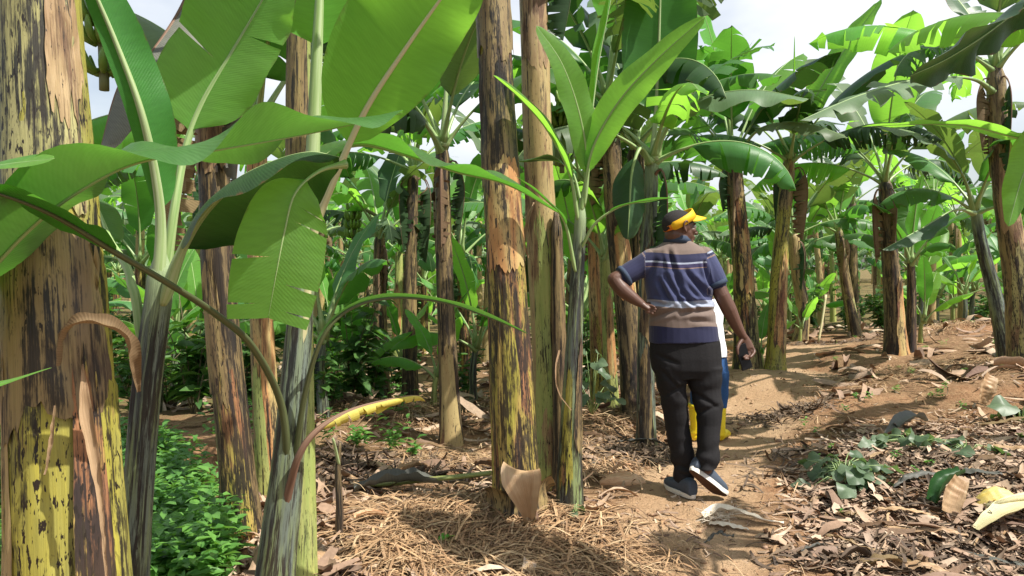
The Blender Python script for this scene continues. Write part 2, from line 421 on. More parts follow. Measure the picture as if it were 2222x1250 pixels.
def ribbon(parent, pts, widths, hint, mat, name='dry_sheath', n=24, na=4, curl=.4, wob=.0, seed=0):
    c = smooth_path(pts, n); T = tangents(c); v, uv, f = [], [], []
    for i, (p, t) in enumerate(zip(c, T)):
        h = hint if not isinstance(hint, list) else interp(hint, i / n)
        nn = (h - t * h.dot(t)).normalized(); s = t.cross(nn); x = i / n * (len(widths) - 1); j = min(int(x), len(widths) - 2); w = lerp(widths[j], widths[j + 1], x - j) if len(widths) > 1 else widths[0]
        for k in range(na + 1):
            u = k / na * 2 - 1; a = curl * u
            v.append(p + s * (w * .5 * u * math.cos(a)) + nn * (w * .5 * abs(u) * math.sin(abs(a)) * (1 if curl > 0 else -1) + wob * nz(u * 2 + seed, i * .35, seed))); uv.append((u * .15 + .5, i / n * .6))
    for i in range(n):
        for k in range(na): f.append((i * (na + 1) + k, i * (na + 1) + k + 1, (i + 1) * (na + 1) + k + 1, (i + 1) * (na + 1) + k))
    g = G().add(v, f, uv)
    return mk(name, g, M[mat], parent) if parent is not None else g
def dry_hang(parent, top, az, L, W, seed, mat='leaf_dry', rib='rib_dry', sep=False, name='dead_leaf'):
    """dead leaf folded down along the stem"""
    r = V3((math.cos(az), math.sin(az), 0)); pts = [top, top + r * .12 + UP * .06, top + r * .2 - UP * .12, top + r * .2 - UP * L * .5, top + r * .15 - UP * L]
    return leaf(parent, pts, W, [UP, r, r, r], .22, -.9, -.5, .8, .06, 24, 3, .014, mat, rib, seed, hang=.4, sep=sep, name=name)
def fruit(parent, top, az, drop, size, seed, mats, tiers=6, name='fruit_bunch', out=.18):
    rr = random.Random(seed); r = V3((math.cos(az), math.sin(az), 0)); g = G()
    pts = [top, top + r * out * .6 + UP * .08, top + r * out, top + r * out - UP * drop]
    c = smooth_path(pts, 24); t = tube(c, [.022 * size] * 25, 7); g.add(t.v, t.f, t.uv, 1)
    for k in range(tiers):
        z = .4 + .52 * k / max(1, tiers - 1); p = c[int(z * 24)]; nf = 11 if k < tiers - 1 else 8; ln = (.15 - .008 * k) * size
        for q in range(nf):
            a = 2 * PI * (q + .5 * (k % 2)) / nf + rr.uniform(-.15, .15); d = V3((math.cos(a), math.sin(a), 0))
            fp = [p + d * .02, p + d * (.05 * size) - UP * .01 * size, p + d * (.09 * size) + UP * ln * .25, p + d * (.10 * size) + UP * ln * .75]
            tt = tube(smooth_path(fp, 5), [.008 * size, .015 * size, .019 * size, .019 * size, .015 * size, .005 * size], 6); g.add(tt.v, tt.f, tt.uv, 0)
    return mk(name, g, mats, parent)
M['fruit'] = plain('green_fruit', (.14, .24, .035), .4, .4, .25, 40)
M['stalk'] = plain('fruit_stalk', (.16, .17, .06), .6)
M['bract'] = plain('dark_bract', (.06, .03, .028), .6)
def plant(name, label, path, r0, r1, mat, group=None, seed=0, cat='banana plant', ntheta=32, nzz=60, flare=.25, steps=.07):
    b = path[0].copy(); b.z = gz(b.x, b.y) - .03
    path = [b] + [p for p in path[1:]]
    root = empty(name, b, label, cat, group)
    o, c, L = stem(root, path, r0, r1, mat, ntheta, nzz, seed, flare=flare, steps=steps)
    return root, path
def crown(root, top, n, L, seed, e=(1.35, .35), D=(.7, 1.7), W=.5, tear=.35, mats=('leaf', 'leaf_pale', 'leaf'), sep=True, az0=None, r0=.026, nl=26, na=3, blade0=.24, skip=()):
    rr = random.Random(seed); az = rr.random() * 6.28 if az0 is None else az0
    for i in range(n):
        s = i / max(1, n - 1); az += 2.4 + rr.uniform(-.25, .25)
        if i in skip: continue
        e0 = lerp(e[0], e[1], s) + rr.uniform(-.08, .08); d = lerp(D[0], D[1], s) + rr.uniform(-.2, .2)
        l = L * rr.uniform(.82, 1.1) * (1 if s < .8 else .9)
        pts, nm = gen(top - UP * (.10 * s + .02), az, e0, l, d, side=rr.uniform(-.2, .2))
        leaf(root, pts, W * rr.uniform(.85, 1.15), nm, blade0, .30 - .7 * s + rr.uniform(-.15, .15), -.2 - .3 * s, tear * rr.uniform(.2, 1.6) * (s + .25), .03, nl, na, r0, rr.choice(mats), 'rib', seed * 31 + i, hang=.5 * s, sep=sep)
# ---------------------------------------------------------------- ground sheet
def ground():
    k = NT('soil'); tc = k.new('ShaderNodeTexCoord'); v = tc.outputs['Object']
    at = k.new('ShaderNodeAttribute', attribute_name='path'); pm = at.outputs['Fac']
    n1 = k.noise(v, 1.1, 6, .6); n2 = k.noise(v, 9, 6, .65); n3 = k.noise(v, 70, 4, .6); n4 = k.noise(v, 26, 5, .7)
    soil = k.mix(k.step(n1, .35, .65), (.20, .11, .058), (.28, .17, .095))
    mulch = k.mix(k.step(n2, .35, .65), (.15, .085, .045), (.34, .22, .12))
    red = k.mix(k.step(n2, .3, .7), (.29, .145, .07), (.37, .205, .11))
    pathc = k.mix(k.step(n1, .3, .7), (.36, .225, .125), (.46, .315, .19))
    c = k.mix(k.step(n4, .42, .62), soil, mulch)
    c = k.mix(k.math('MULTIPLY', k.step(k.noise(v, .7, 3), .5, .64), .8), c, red)
    c = k.mix(k.step(k.math('ADD', pm, k.math('MULTIPLY_ADD', n2, .5, -.25)), .3, .75), c, pathc)
    c = k.mix(k.math('MULTIPLY', k.step(n4, .66, .72), .75), c, (.07, .04, .025))
    c = k.mix(k.math('MULTIPLY', k.step(n3, .62, .7), .5), c, (.60, .45, .30))
    far = k.new('ShaderNodeAttribute', attribute_name='green').outputs['Fac']
    c = k.mix(k.math('MULTIPLY', far, k.step(n2, .35, .6)), c, (.07, .10, .025))
    k.bump(k.math('ADD', k.math('MULTIPLY', n2, .8), k.math('ADD', k.math('MULTIPLY', n3, .25), k.math('MULTIPLY', n4, .7))), 1.0, .035)
    k.done(c, .95, .15)
    ys = [-4]; st = .12
    while ys[-1] < 420:
        y = ys[-1]; ys.append(y + (.12 if y < 2.5 else .045 * max(1, y / 3.5) if y < 16 else .06 * y))
    v, f, pa, gr = [], [], [], []; NX = 220
    for y in ys:
        hw = 5 + 1.05 * max(0, y)
        for i in range(NX + 1):
            t = i / NX * 2 - 1; x = hw * (t * .7 + .3 * t ** 3)
            z = gz(x, y)
            if 2 < y < 14: z += .016 * nz(x * 7, y * 7) + .010 * nz(x * 15, y * 15)
            d = pathd(x, y); wp = .34 + .04 * y
            pa.append(clamp(1.25 - d / wp) if y < 14 else 0)
            left = sstep(.2, -1.5, x + .05 * y)
            gr.append(clamp(max(left * sstep(5, 9, y) * .7, sstep(13, 20, y) * .8) + .35 * sstep(.35, .0, abs(d - wp * 1.5)) * (nz(x, y) + .3)))
            v.append((x, y, z))
    n = NX + 1
    for j in range(len(ys) - 1):
        for i in range(NX): f.append((j * n + i, j * n + i + 1, (j + 1) * n + i + 1, (j + 1) * n + i))
    o = mk('ground', G().add(v, f), k.m); tag(o, kind='structure')
    for nm, dat in (('path', pa), ('green', gr)):
        a = o.data.attributes.new(nm, 'FLOAT', 'POINT'); a.data.foreach_set('value', dat)
ground()
# ---------------------------------------------------------------- the plants one can tell apart, each where it stands
def LP(root, pts, W, hint=UP, **k): return leaf(root, [P3(p) for p in pts], W, hint, **k)
FG = dict(nl=60, na=6)
GROVE = 'banana plants of the grove'
# 1 the thick trunk
r1, p1 = plant('banana_plant', 'very thick yellow green banana trunk with a torn brown sheath curl at mid height', [P(150, 1800, 1.9), P(150, 1250, 1.9), P(120, 620, 1.9), P(85, -30, 1.92), P(75, -350, 1.95)], .165, .082, 'st_yellow', GROVE, 1, ntheta=64, nzz=140, flare=.0)
sheath(r1, p1, .165, .082, .16, .70, -2.4, 1.0, 'st_tan', 11, .0, 1.035, .3, n=24, m=60, taper=.75, name='dry_sheath')
sheath(r1, p1, .165, .082, .40, .66, -1.7, 3.4, 'st_brown', 12, .02, 1.06, .28, n=40, m=40, taper=.1)
sheath(r1, p1, .165, .082, .60, 1.0, -1.75, 3.0, 'st_pale', 13, .0, 1.05, .1, n=30, m=50, taper=.1)
sheath(r1, p1, .165, .082, .70, .9, -.55, .9, 'sheath_dry', 14, .06, 1.09, .35, n=24, m=36, taper=.3)
sheath(r1, p1, .165, .082, .05, .50, -.6, .9, 'st_ochre', 15, .02, 1.07, .3, n=20, m=40, taper=.5)
ribbon(r1, [P(133, 790, 1.70), P(140, 735, 1.68), P(165, 703, 1.67), P(205, 700, 1.68), P(250, 715, 1.70), P(285, 760, 1.74), P(300, 850, 1.78)], [.03, .035, .045, .05, .045, .03, .012], [V3((-.7, -.5, .3)), V3((0, -.5, .9)), V3((.5, -.6, .5))], 'leaf_dry', 'torn_sheath', 40, 6, .7, .006, 3)
ribbon(r1, [P(180, 790, 1.715), P(190, 900, 1.712), P(215, 1050, 1.71), P(235, 1290, 1.71)], [.004, .034, .028, .014, .010, .006], V3((.2, -1, 0)), 'sheath_light', 'peeling_strip', 40, 3, .5, .006, 5)
ribbon(r1, [P(120, 880, 1.715), P(112, 960, 1.712), P(98, 1030, 1.71)], [.006, .014, .005], V3((-.2, -1, 0)), 'sheath_light', 'peeling_strip', 24, 2, .4, .004, 6)
crown(r1, p1[-1], 4, 2.3, 101, (1.4, .75), (.35, .75), .62, .3, ('leaf', 'leaf_lime'), nl=40, na=4)
# 2 young plant beside the thick trunk
r2, p2 = plant('banana_plant', 'slim young banana plant with dark bluish stem beside the thickest trunk', [P(282, 1520, 2.35), P(292, 1200, 2.35), P(318, 850, 2.35), P(345, 640, 2.35), P(352, 540, 2.35)], .052, .040, 'st_young', GROVE, 2, ntheta=40, nzz=90)
LP(r2, [(322, 800, 2.35), (340, 640, 2.34), (348, 500, 2.33), (338, 390, 2.3), (305, 240, 2.24), (250, 90, 2.2), (195, -40, 2.15), (130, -200, 2.1)], .27, V3((-.55, .8, .2)), blade0=.36, fold=.45, curl=-.2, r0=.030, mat='leaf', rib='rib_lime', fl=-.55, seed=21, wave=.02, asym=(.30, .72), **FG)
LP(r2, [(330, 780, 2.35), (356, 610, 2.35), (376, 460, 2.36), (402, 320, 2.4), (440, 220, 2.42), (505, 110, 2.43), (575, -10, 2.4), (650, -150, 2.35)], .41, V3((.10, -1, .55)), blade0=.50, fold=.22, curl=-.1, r0=.022, mat='leaf_lime', rib='rib', fl=-.55, seed=22, tear=.10, wave=.025, asym=(.9, 1.05), ends=(.62, .5), **FG)
LP(r2, [(352, 660, 2.33), (385, 560, 2.30), (435, 470, 2.26), (510, 395, 2.2), (590, 352, 2.14), (670, 330, 2.1), (735, 340, 2.05)], .34, V3((-.4, .35, .8)), blade0=.22, fold=-.35, curl=-.55, r0=.028, mat='leaf_dark', rib='rib_lime', fl=-.55, seed=23, wave=.03, asym=(.75, 1.15), **FG)  # dark blade colour paints the shade on this drooping leaf
LP(r2, [(750, 352, 2.02), (690, 372, 1.98), (640, 420, 1.94), (618, 500, 1.93), (602, 580, 1.93), (582, 690, 1.95)], .235, [V3((.2, -.5, .8)), V3((.35, -1, .25)), V3((.35, -1, .3))], blade0=.24, fold=.06, curl=-.25, r0=.009, mat='leaf_lime', rib='rib', seed=24, tear=.12, wave=.015, trunc=.30, asym=(1.0, 1.0), ends=(.75, .35), **FG)
LP(r2, [(310, 760, 2.36), (285, 600, 2.4), (240, 520, 2.5), (205, 440, 2.6), (170, 400, 2.7)], .22, V3((-.3, .3, 1)), blade0=.55, fold=-.2, r0=.02, mat='leaf', rib='rib', fl=-.55, seed=25, **FG)
# 3 young plant with the pale central petiole
r3, p3 = plant('banana_plant', 'young banana plant whose pale green petiole rises straight up from its black blotched stem', [P(585, 1400, 2.6), P(598, 1250, 2.6), P(625, 1000, 2.6), P(648, 720, 2.6), P(662, 540, 2.6)], .075, .040, 'st_young', GROVE, 3, ntheta=40, nzz=90)
LP(r3, [(645, 800, 2.6), (664, 600, 2.6), (676, 450, 2.6), (684, 260, 2.6), (692, 60, 2.6), (700, -120, 2.6), (712, -330, 2.6)], .5, V3((.2, 1, .2)), blade0=.62, fold=.3, r0=.036, mat='leaf_lime', rib='rib_lime', fl=-.55, seed=31, **FG)
LP(r3, [(648, 790, 2.58), (668, 600, 2.58), (682, 500, 2.58), (735, 365, 2.55), (795, 235, 2.5), (880, 105, 2.45), (965, -15, 2.4), (1090, -190, 2.3)], .42, V3((-.35, 1, .3)), blade0=.47, fold=.18, curl=-.12, r0=.021, mat='leaf_lime', rib='rib_pale', fl=-.55, seed=32, wave=.02, asym=(1.1, .72), ends=(.72, .7), **FG)
LP(r3, [(618, 1130, 2.6), (640, 1000, 2.57), (662, 850, 2.52), (700, 730, 2.48), (760, 668, 2.5), (850, 645, 2.55), (960, 655, 2.62), (1060, 688, 2.7), (1145, 724, 2.8)], .058, V3((0, .25, 1)), blade0=.42, fold=.55, curl=-.2, r0=.015, mat='leaf_mid', rib='rib_dark', fl=-.55, seed=33, wave=.02, **FG)
LP(r3, [(660, 580, 2.6), (668, 440, 2.62), (700, 345, 2.66), (780, 312, 2.7), (880, 335, 2.75), (990, 372, 2.8), (1100, 400, 2.85), (1212, 462, 2.9)], .24, V3((0, -.15, 1)), blade0=.24, fold=.5, curl=-.3, r0=.020, mat='leaf', rib='rib', fl=-.55, seed=34, wave=.04, **FG)
LP(r3, [(612, 1080, 2.6), (622, 960, 2.55), (605, 855, 2.5), (545, 745, 2.35), (470, 680, 2.2), (370, 615, 2.0), (250, 545, 1.8), (100, 458, 1.6), (-80, 400, 1.45), (-300, 380, 1.35)], .10, V3((0, .2, 1)), blade0=.70, fold=.3, r0=.016, mat='leaf', rib='rib_dark', fl=-.55, seed=35, **FG)
LP(r3, [(600, 1180, 2.6), (625, 1060, 2.54), (648, 985, 2.5), (690, 930, 2.52), (760, 890, 2.6), (840, 868, 2.7), (905, 858, 2.78), (925, 872, 2.8)], .075, V3((.1, -.5, 1)), blade0=.50, fold=.2, curl=-1.6, tear=.4, r0=.019, mat='leaf_yellow', rib='rib_dry', fl=-.55, seed=36, wave=.05, name='dead_leaf', **FG)
# the long leaf stretched across the front belongs to a plant just out of frame
LP(r1, [(-420, 1050, 1.75), (-200, 790, 1.72), (-60, 630, 1.68), (60, 500, 1.66), (170, 415, 1.66), (300, 352, 1.70), (470, 325, 1.78), (670, 290, 1.90), (872, 246, 2.05)], .31, V3((-.12, -.12, 1)), blade0=.14, fold=.60, curl=-.45, r0=.014, mat='leaf_mid', rib='rib', seed=37, wave=.075, nl=80, na=7, ends=(.7, .4))
LP(r1, [(-300, 520, 1.6), (-140, 400, 1.55), (-20, 362, 1.5), (118, 344, 1.48)], .11, V3((0, -.6, 1)), blade0=.2, fold=.2, r0=.009, mat='leaf_lime', rib='rib', seed=38, **FG)
LP(r1, [(-300, 900, 1.6), (-100, 850, 1.5), (0, 832, 1.48), (112, 798, 1.46)], .05, V3((0, -.3, 1)), blade0=.2, fold=.3, r0=.006, mat='leaf_lime', rib='rib', seed=39, **FG)
# 4 taller stem right behind number 3
r4, p4 = plant('banana_plant', 'yellow green banana trunk standing tight behind the young plant with the pale petiole', [P(652, 1290, 3.05), P(654, 1100, 3.05), P(650, 700, 3.05), P(648, 320, 3.05), P(650, -30, 3.05), P(652, -230, 3.05)], .058, .045, 'st_green', GROVE, 4, ntheta=36, nzz=90)
sheath(r4, p4, .058, .045, .55, .95, -1.6, 2.6, 'st_brown', 41, .05, 1.08, .2)
dry_hang(r4, P(655, -160, 3.05), .3, .62, .32, 42, 'leaf_dark', 'rib_dark', True)
crown(r4, p4[-1], 4, 1.9, 43, (1.4, .75), (.35, .75), .5, .4, nl=30)
# 5 dark brown trunk
r5, p5 = plant('banana_plant', 'leaning dark brown banana trunk rising out of the green weeds', [P(528, 1160, 3.6), P(508, 950, 3.6), P(478, 650, 3.6), P(462, 330, 3.6), P(452, 30, 3.62), P(448, -150, 3.65)], .088, .066, 'st_dark', GROVE, 5, ntheta=40, nzz=100)
sheath(r5, p5, .088, .066, .0, .33, -1.3, 1.9, 'st_ochre', 51, .03, 1.05, .25); sheath(r5, p5, .088, .066, .22, .48, -1.8, 1.6, 'st_brown', 52, .08, 1.07, .3)
sheath(r5, p5, .088, .066, .6, .8, -1.5, 2.8, 'sheath_dry', 53, .10, 1.08, .3)
dry_hang(r5, P(430, 120, 3.5), -2.2, .95, .34, 54); dry_hang(r5, P(470, 60, 3.6), -.6, .8, .3, 55, 'leaf_grey')
LP(r5, [(445, -130, 3.6), (400, 0, 3.4), (330, 110, 3.2), (260, 180, 3.1), (215, 330, 3.0)], .42, V3((-.4, -.5, .8)), blade0=.25, fold=-.3, curl=-.4, r0=.02, mat='leaf_grey', rib='rib_dry', seed=56, hang=.2, nl=40, name='dead_leaf')
fruit(r5, P(440, -60, 3.6), 3.6, .62, 1.0, 57, [M['fruit'], M['stalk']], 6, out=.42)
crown(r5, p5[-1], 5, 2.1, 58, (1.4, .75), (.35, .75), .55, .4, nl=30)
# 6 orange stump-like trunk behind
r6, p6 = plant('banana_plant', 'smooth orange brown banana trunk behind the hanging lime leaf', [P(590, 1010, 4.6), P(572, 800, 4.6), P(560, 500, 4.6), P(556, 250, 4.6)], .085, .06, 'st_orange', GROVE, 6, nzz=60)
sheath(r6, p6, .085, .06, .0, .4, -1.9, 1.4, 'st_green', 61, .02, 1.06, .3)
crown(r6, p6[-1], 7, 1.9, 62, (1.4, .3), (.6, 1.5), .5, .3, ('leaf_lime', 'leaf', 'leaf_pale'), nl=28)
# 9 centre trunk
r9, p9 = plant('banana_plant', 'tall yellow and black streaked trunk with a pale folded sheath flap at its foot', [P(1124, 1105, 4.15), P(1118, 1000, 4.15), P(1098, 600, 4.15), P(1078, 180, 4.18), P(1068, -60, 4.2), P(1066, -260, 4.2)], .135, .082, 'st_ochre', GROVE, 9, ntheta=56, nzz=150, flare=.12)
sheath(r9, p9, .135, .082, .38, .57, -1.3, 2.6, 'st_orange', 91, .03, 1.05, .2, n=30, m=50); sheath(r9, p9, .135, .082, .50, .74, -1.8, 3.4, 'st_dark', 92, .02, 1.05, .15, n=30, m=50)
sheath(r9, p9, .135, .082, .70, .98, -1.6, 3.6, 'st_brown', 93, .10, 1.10, .3, n=30, m=50); sheath(r9, p9, .135, .082, .02, .4, -1.7, 1.3, 'st_ochre', 94, .01, 1.04, .3, n=24, m=50)
sheath(r9, p9, .135, .082, .86, .99, -2.4, 1.6, 'st_dark', 95, .3, 1.12, .4)
ribbon(r9, [P(1130, 1020, 3.93), P(1130, 1030, 3.86), P(1138, 1068, 3.85), P(1146, 1105, 3.88), P(1150, 1140, 3.94)], [.20, .215, .14, .08, .05], V3((0, -1, .25)), 'sheath_light', 'folded_sheath', 30, 8, .2, .004, 9)
ribbon(r9, [P(1138, 1105, 3.92), P(1140, 1128, 3.90), P(1135, 1140, 3.93)], [.05, .06, .02], V3((-.5, -1, .4)), 'sheath_dry', 'dry_tip', 12, 4, -.9, .01, 2)
ribbon(r9, [P(1160, 1105, 3.94), P(1166, 1125, 3.90), P(1150, 1140, 3.93)], [.05, .06, .02], V3((.5, -1, .4)), 'sheath_dry', 'dry_tip', 12, 4, -.9, .01, 3)
sheath(r9, p9, .135, .082, .0, .075, -1.2, 4.4, 'st_brown', 96, .5, 1.12, .4)
crown(r9, p9[-1], 8, 2.3, 97, (1.4, .75), (.35, .75), .6, .45, nl=30)
dry_hang(r9, P(1062, -100, 4.1), -2.6, .4, .2, 98, 'leaf_dry')
# 10 tan trunk
r10, p10 = plant('banana_plant', 'smooth tan banana trunk tight behind the tall yellow and black trunk', [P(1198, 1060, 4.6), P(1190, 800, 4.6), P(1172, 420, 4.6), P(1160, 100, 4.62), P(1152, -220, 4.65)], .10, .086, 'st_tan', GROVE, 10, ntheta=44, nzz=120)
sheath(r10, p10, .10, .086, .0, .5, -1.7, 1.9, 'st_green', 101, .0, 1.04, .2, n=24, m=50); sheath(r10, p10, .10, .086, .06, .42, -.9, 1.2, 'st_dark', 102, .05, 1.08, .2)
sheath(r10, p10, .10, .086, .70, .93, -1.5, 2.2, 'sheath_dry', 103, .10, 1.06, .3)
ribbon(r10, [P(1160, 440, 4.5), P(1150, 470, 4.46), P(1140, 520, 4.44), P(1146, 560, 4.46)], [.02, .035, .03, .008], V3((-.6, -.8, .2)), 'sheath_light', 'peeling_strip', 20, 3, .8, .01, 4)
crown(r10, p10[-1], 8, 2.3, 104, (1.4, .75), (.35, .75), .6, .5, nl=30)
dry_hang(r10, P(1170, -100, 4.6), -.2, .55, .34, 105, 'leaf_dark', 'rib_dark'); 
r10b, p10b = plant('banana_stump', 'thin blackened stump squeezed against the tan trunk', [P(1216, 1075, 4.5), P(1214, 800, 4.5), P(1207, 460, 4.5)], .052, .036, 'st_dark', None, 12, 'banana stump', 28, 60)
sheath(r10b, p10b, .052, .036, .3, 1.0, -1.2, 2.0, 'st_brown', 121, .1, 1.08, .3)
# 11 sucker right of the centre trunks
r11, p11 = plant('banana_plant', 'young banana plant with narrow upright leaves fanning out beside the tan trunk', [P(1236, 1098, 4.22), P(1240, 900, 4.22), P(1252, 620, 4.22), P(1262, 430, 4.22)], .078, .030, 'st_young', GROVE, 11, ntheta=40, nzz=80, flare=.1)
sheath(r11, p11, .078, .030, .08, .52, -2.0, 1.1, 'st_yellow', 111, .02, 1.06, .3); sheath(r11, p11, .078, .030, .2, .6, -.9, 1.0, 'st_brown', 112, .1, 1.08, .3)
HL = dict(nl=44, na=5)
LP(r11, [(1262, 460, 4.2), (1274, 360, 4.18), (1258, 250, 4.12), (1220, 140, 4.05), (1164, 56, 4.0)], .195, V3((.3, -1, .3)), blade0=.20, fold=.25, curl=-.15, r0=.02, mat='leaf_lime', rib='rib', fl=-.55, seed=1101, wave=.02, **HL)
LP(r11, [(1266, 450, 4.2), (1284, 330, 4.15), (1340, 225, 4.05), (1425, 130, 3.9), (1530, 36, 3.75)], .205, V3((-.3, -1, .35)), blade0=.17, fold=.2, curl=-.2, r0=.02, mat='leaf_lime', rib='rib', fl=-.55, seed=1102, wave=.02, **HL)
LP(r11, [(1256, 480, 4.2), (1238, 380, 4.15), (1190, 285, 4.1), (1130, 215, 4.0), (1070, 163, 3.92)], .15, V3((.6, -.3, .8)), blade0=.24, fold=.6, curl=-.2, r0=.016, mat='leaf_lime', rib='rib', fl=-.55, seed=1103, wave=.015, **HL)
LP(r11, [(1268, 440, 4.22), (1278, 300, 4.22), (1298, 140, 4.22), (1325, 0, 4.2), (1340, -90, 4.2)], .10, V3((-.5, -.8, .3)), blade0=.28, fold=1.1, curl=.1, r0=.014, mat='leaf_lime', rib='rib_lime', fl=-.55, seed=1104, **HL)
LP(r11, [(1262, 440, 4.25), (1240, 370, 4.3), (1190, 346, 4.35), (1120, 350, 4.3)], .14, V3((0, .1, 1)), blade0=.28, fold=.3, r0=.012, mat='leaf_dark', rib='rib', fl=-.55, seed=1105, **HL)
LP(r11, [(1260, 540, 4.2), (1290, 485, 4.15), (1345, 448, 4.1), (1410, 435, 4.05), (1478, 428, 4.0)], .07, V3((0, .1, 1)), blade0=.4, fold=.4, r0=.014, mat='leaf', rib='rib', fl=-.55, seed=1106, **HL)
LP(r11, [(1250, 590, 4.18), (1225, 480, 4.1), (1175, 425, 4.0), (1120, 382, 3.95)], .08, V3((.3, -.2, 1)), blade0=.4, fold=.4, r0=.014, mat='leaf', rib='rib', fl=-.55, seed=1107, **HL)
ribbon(r11, [P(1214, 760, 4.12), P(1206, 800, 4.1), P(1212, 850, 4.1), P(1240, 890, 4.1)], [.012, .01, .008, .006], V3((0, -1, .2)), 'sheath_light', 'peeling_strip', 20, 2, .5, .004, 7)
# mid plants
def mid(label, path, r0, r1, mat, seed, n=8, L=1.9, W=.5, sheaths=(), e=(1.38, .45), D=(.6, 1.45), tear=.85, mats=('leaf', 'leaf_lime', 'leaf_pale', 'leaf', 'leaf_dark'), dead=3, skip=(), flare=.25, az0=None, bl=.24):  # lime and dark blades paint backlit leaves and shaded undersides at random
    root, p = plant('banana_plant', label, [P3(q) for q in path], r0, r1, mat, GROVE, seed, ntheta=28, nzz=60, flare=flare)
    for i, (z0, z1, th, w, m) in enumerate(sheaths): sheath(root, p, r0, r1, z0, z1, th, w, m, seed * 10 + i, .06, 1.06, .3)
    crown(root, p[-1], n + 1, L, seed, e, D, W, tear, mats, sep=False, skip=skip, az0=az0, nl=24, na=3, blade0=bl)
    rr = random.Random(seed)
    for i in range(dead):
        dry_hang(root, p[-1] - UP * .25, rr.uniform(0, 6.28), rr.uniform(.5, 1.0), rr.uniform(.2, .35), seed * 10 + i, rr.choice(['leaf_dry', 'leaf_dark', 'leaf_dry']))
    return root, p
DS = [(.35, .75, -1.4, 2.4, 'st_brown'), (.0, .4, -1.8, 1.8, 'st_dark')]
r, p = mid('slim dark banana trunk with widely spread petioles, tan strip at its foot', [(980, 968, 6.5), (968, 700, 6.5), (962, 480, 6.5), (960, 300, 6.5)], .095, .062, 'st_dark', 201, 6, 1.75, .5, [(.0, .38, -1.5, 2.0, 'st_tan'), (.6, .85, -1.5, 2.5, 'st_brown')], (1.2, .7), (.7, 1.9))
LP(r, [(958, 330, 6.5), (925, 270, 6.4), (880, 225, 6.3), (830, 215, 6.1), (770, 250, 5.9)], .45, V3((-.2, 0, 1)), blade0=.35, fold=-.3, r0=.028, mat='leaf_dark', seed=2011, sep=False); LP(r, [(960, 320, 6.5), (968, 200, 6.5), (975, 80, 6.6), (985, -40, 6.8)], .45, AWAY, blade0=.35, fold=.2, r0=.03, mat='leaf_lime', rib='rib_lime', seed=2012, sep=False)
mid('short banana plant with pale petioles and a dark fruit bunch under its crown', [(828, 850, 9.2), (824, 650, 9.2), (824, 500, 9.2)], .11, .07, 'st_brown', 202, 8, 1.6, .42, DS, (1.3, .5), (.7, 1.7))
fruit(r, P(820, 470, 9.1), 3.5, .45, 1.0, 2021, [M['fruit'], M['stalk']], 5, out=.3)
mid('narrow blackish banana trunk between two paler trunks in the second row', [(890, 855, 9.0), (890, 600, 9.0), (898, 350, 9.0)], .10, .065, 'st_dark', 203, 8, 1.9, .5, DS)
mid('orange pink banana trunk behind the fan leaved young plant', [(1302, 800, 7.6), (1292, 600, 7.6), (1286, 390, 7.6)], .085, .07, 'st_orange', 204, 7, 1.5, .42, [(0, .45, -1.9, 1.8, 'st_yellow')], tear=.4)
r, p = mid('dark leaning banana trunk in front of the orange pink one', [(1378, 885, 6.9), (1362, 700, 6.9), (1335, 450, 6.9), (1318, 190, 6.9)], .12, .085, 'st_dark', 205, 8, 1.9, .55, [(.35, .62, -1.3, 2.2, 'st_orange'), (.62, .85, -1.6, 3, 'st_brown')])
fruit(r, P(1310, 250, 6.8), 3.5, .55, 1.05, 2051, [M['fruit'], M['stalk']], 6, out=.42)
mid('wide blackened banana trunk with an orange dry strip beside the walking man', [(1398, 880, 7.3), (1392, 690, 7.3), (1384, 480, 7.3), (1378, 300, 7.3)], .10, .08, 'st_dark', 206, 6, 1.6, .5, [(0.3, .6, -1.3, 1.6, 'st_orange')])
mid('thin yellow and red banana trunk with small side shoot left of the blackened pair', [(1328, 885, 7.2), (1320, 720, 7.2), (1312, 540, 7.2)], .07, .05, 'st_green', 207, 6, 1.0, .25, [(.2, .8, -1.2, 1.8, 'st_orange')], (1.4, .7), (.5, 1.2), .1, ('leaf_lime',), 0)
r, p = mid('banana plant with a huge dark upright leaf standing behind the walking man', [(1402, 900, 6.1), (1402, 700, 6.1), (1408, 500, 6.1), (1416, 320, 6.1)], .08, .055, 'st_young', 208, 6, 1.6, .5, DS, (1.1, .4), (.8, 1.8), skip=(0,))
LP(r, [(1416, 350, 6.1), (1424, 220, 6.1), (1430, 80, 6.05), (1434, -60, 6.0), (1436, -190, 6.0)], .62, V3((.05, 1, .2)), blade0=.2, fold=.12, r0=.03, mat='leaf', rib='rib_lime', seed=2081, nl=40, na=4, ends=(.6, .45), wave=.02)
LP(r, [(1418, 340, 6.1), (1450, 270, 6.0), (1520, 215, 5.8), (1630, 195, 5.6), (1755, 215, 5.4)], .42, V3((0, -.35, 1)), blade0=.26, fold=-.2, r0=.028, mat='leaf_pale', seed=2082, nl=40, na=4, wave=.05)
LP(r, [(1412, 350, 6.05), (1390, 320, 5.95), (1372, 370, 5.85), (1366, 450, 5.8), (1362, 520, 5.8)], .36, [UP, V3((0, -1, .2)), V3((-.3, -1, 0))], blade0=.3, fold=-.5, r0=.026, mat='leaf_dark', seed=2083, nl=36, na=4)
r, p = mid('broad yellow and orange banana trunk at the edge of the sandy mound', [(1622, 775, 9.3), (1612, 600, 9.3), (1598, 450, 9.3), (1590, 330, 9.3)], .155, .10, 'st_ochre', 209, 9, 2.1, .6, [(.35, .7, -1.2, 2, 'st_orange'), (.78, .95, -1.9, 2.2, 'st_brown'), (0, .4, -1.0, 1.6, 'st_pale')], (1.45, .5), skip=(0,))
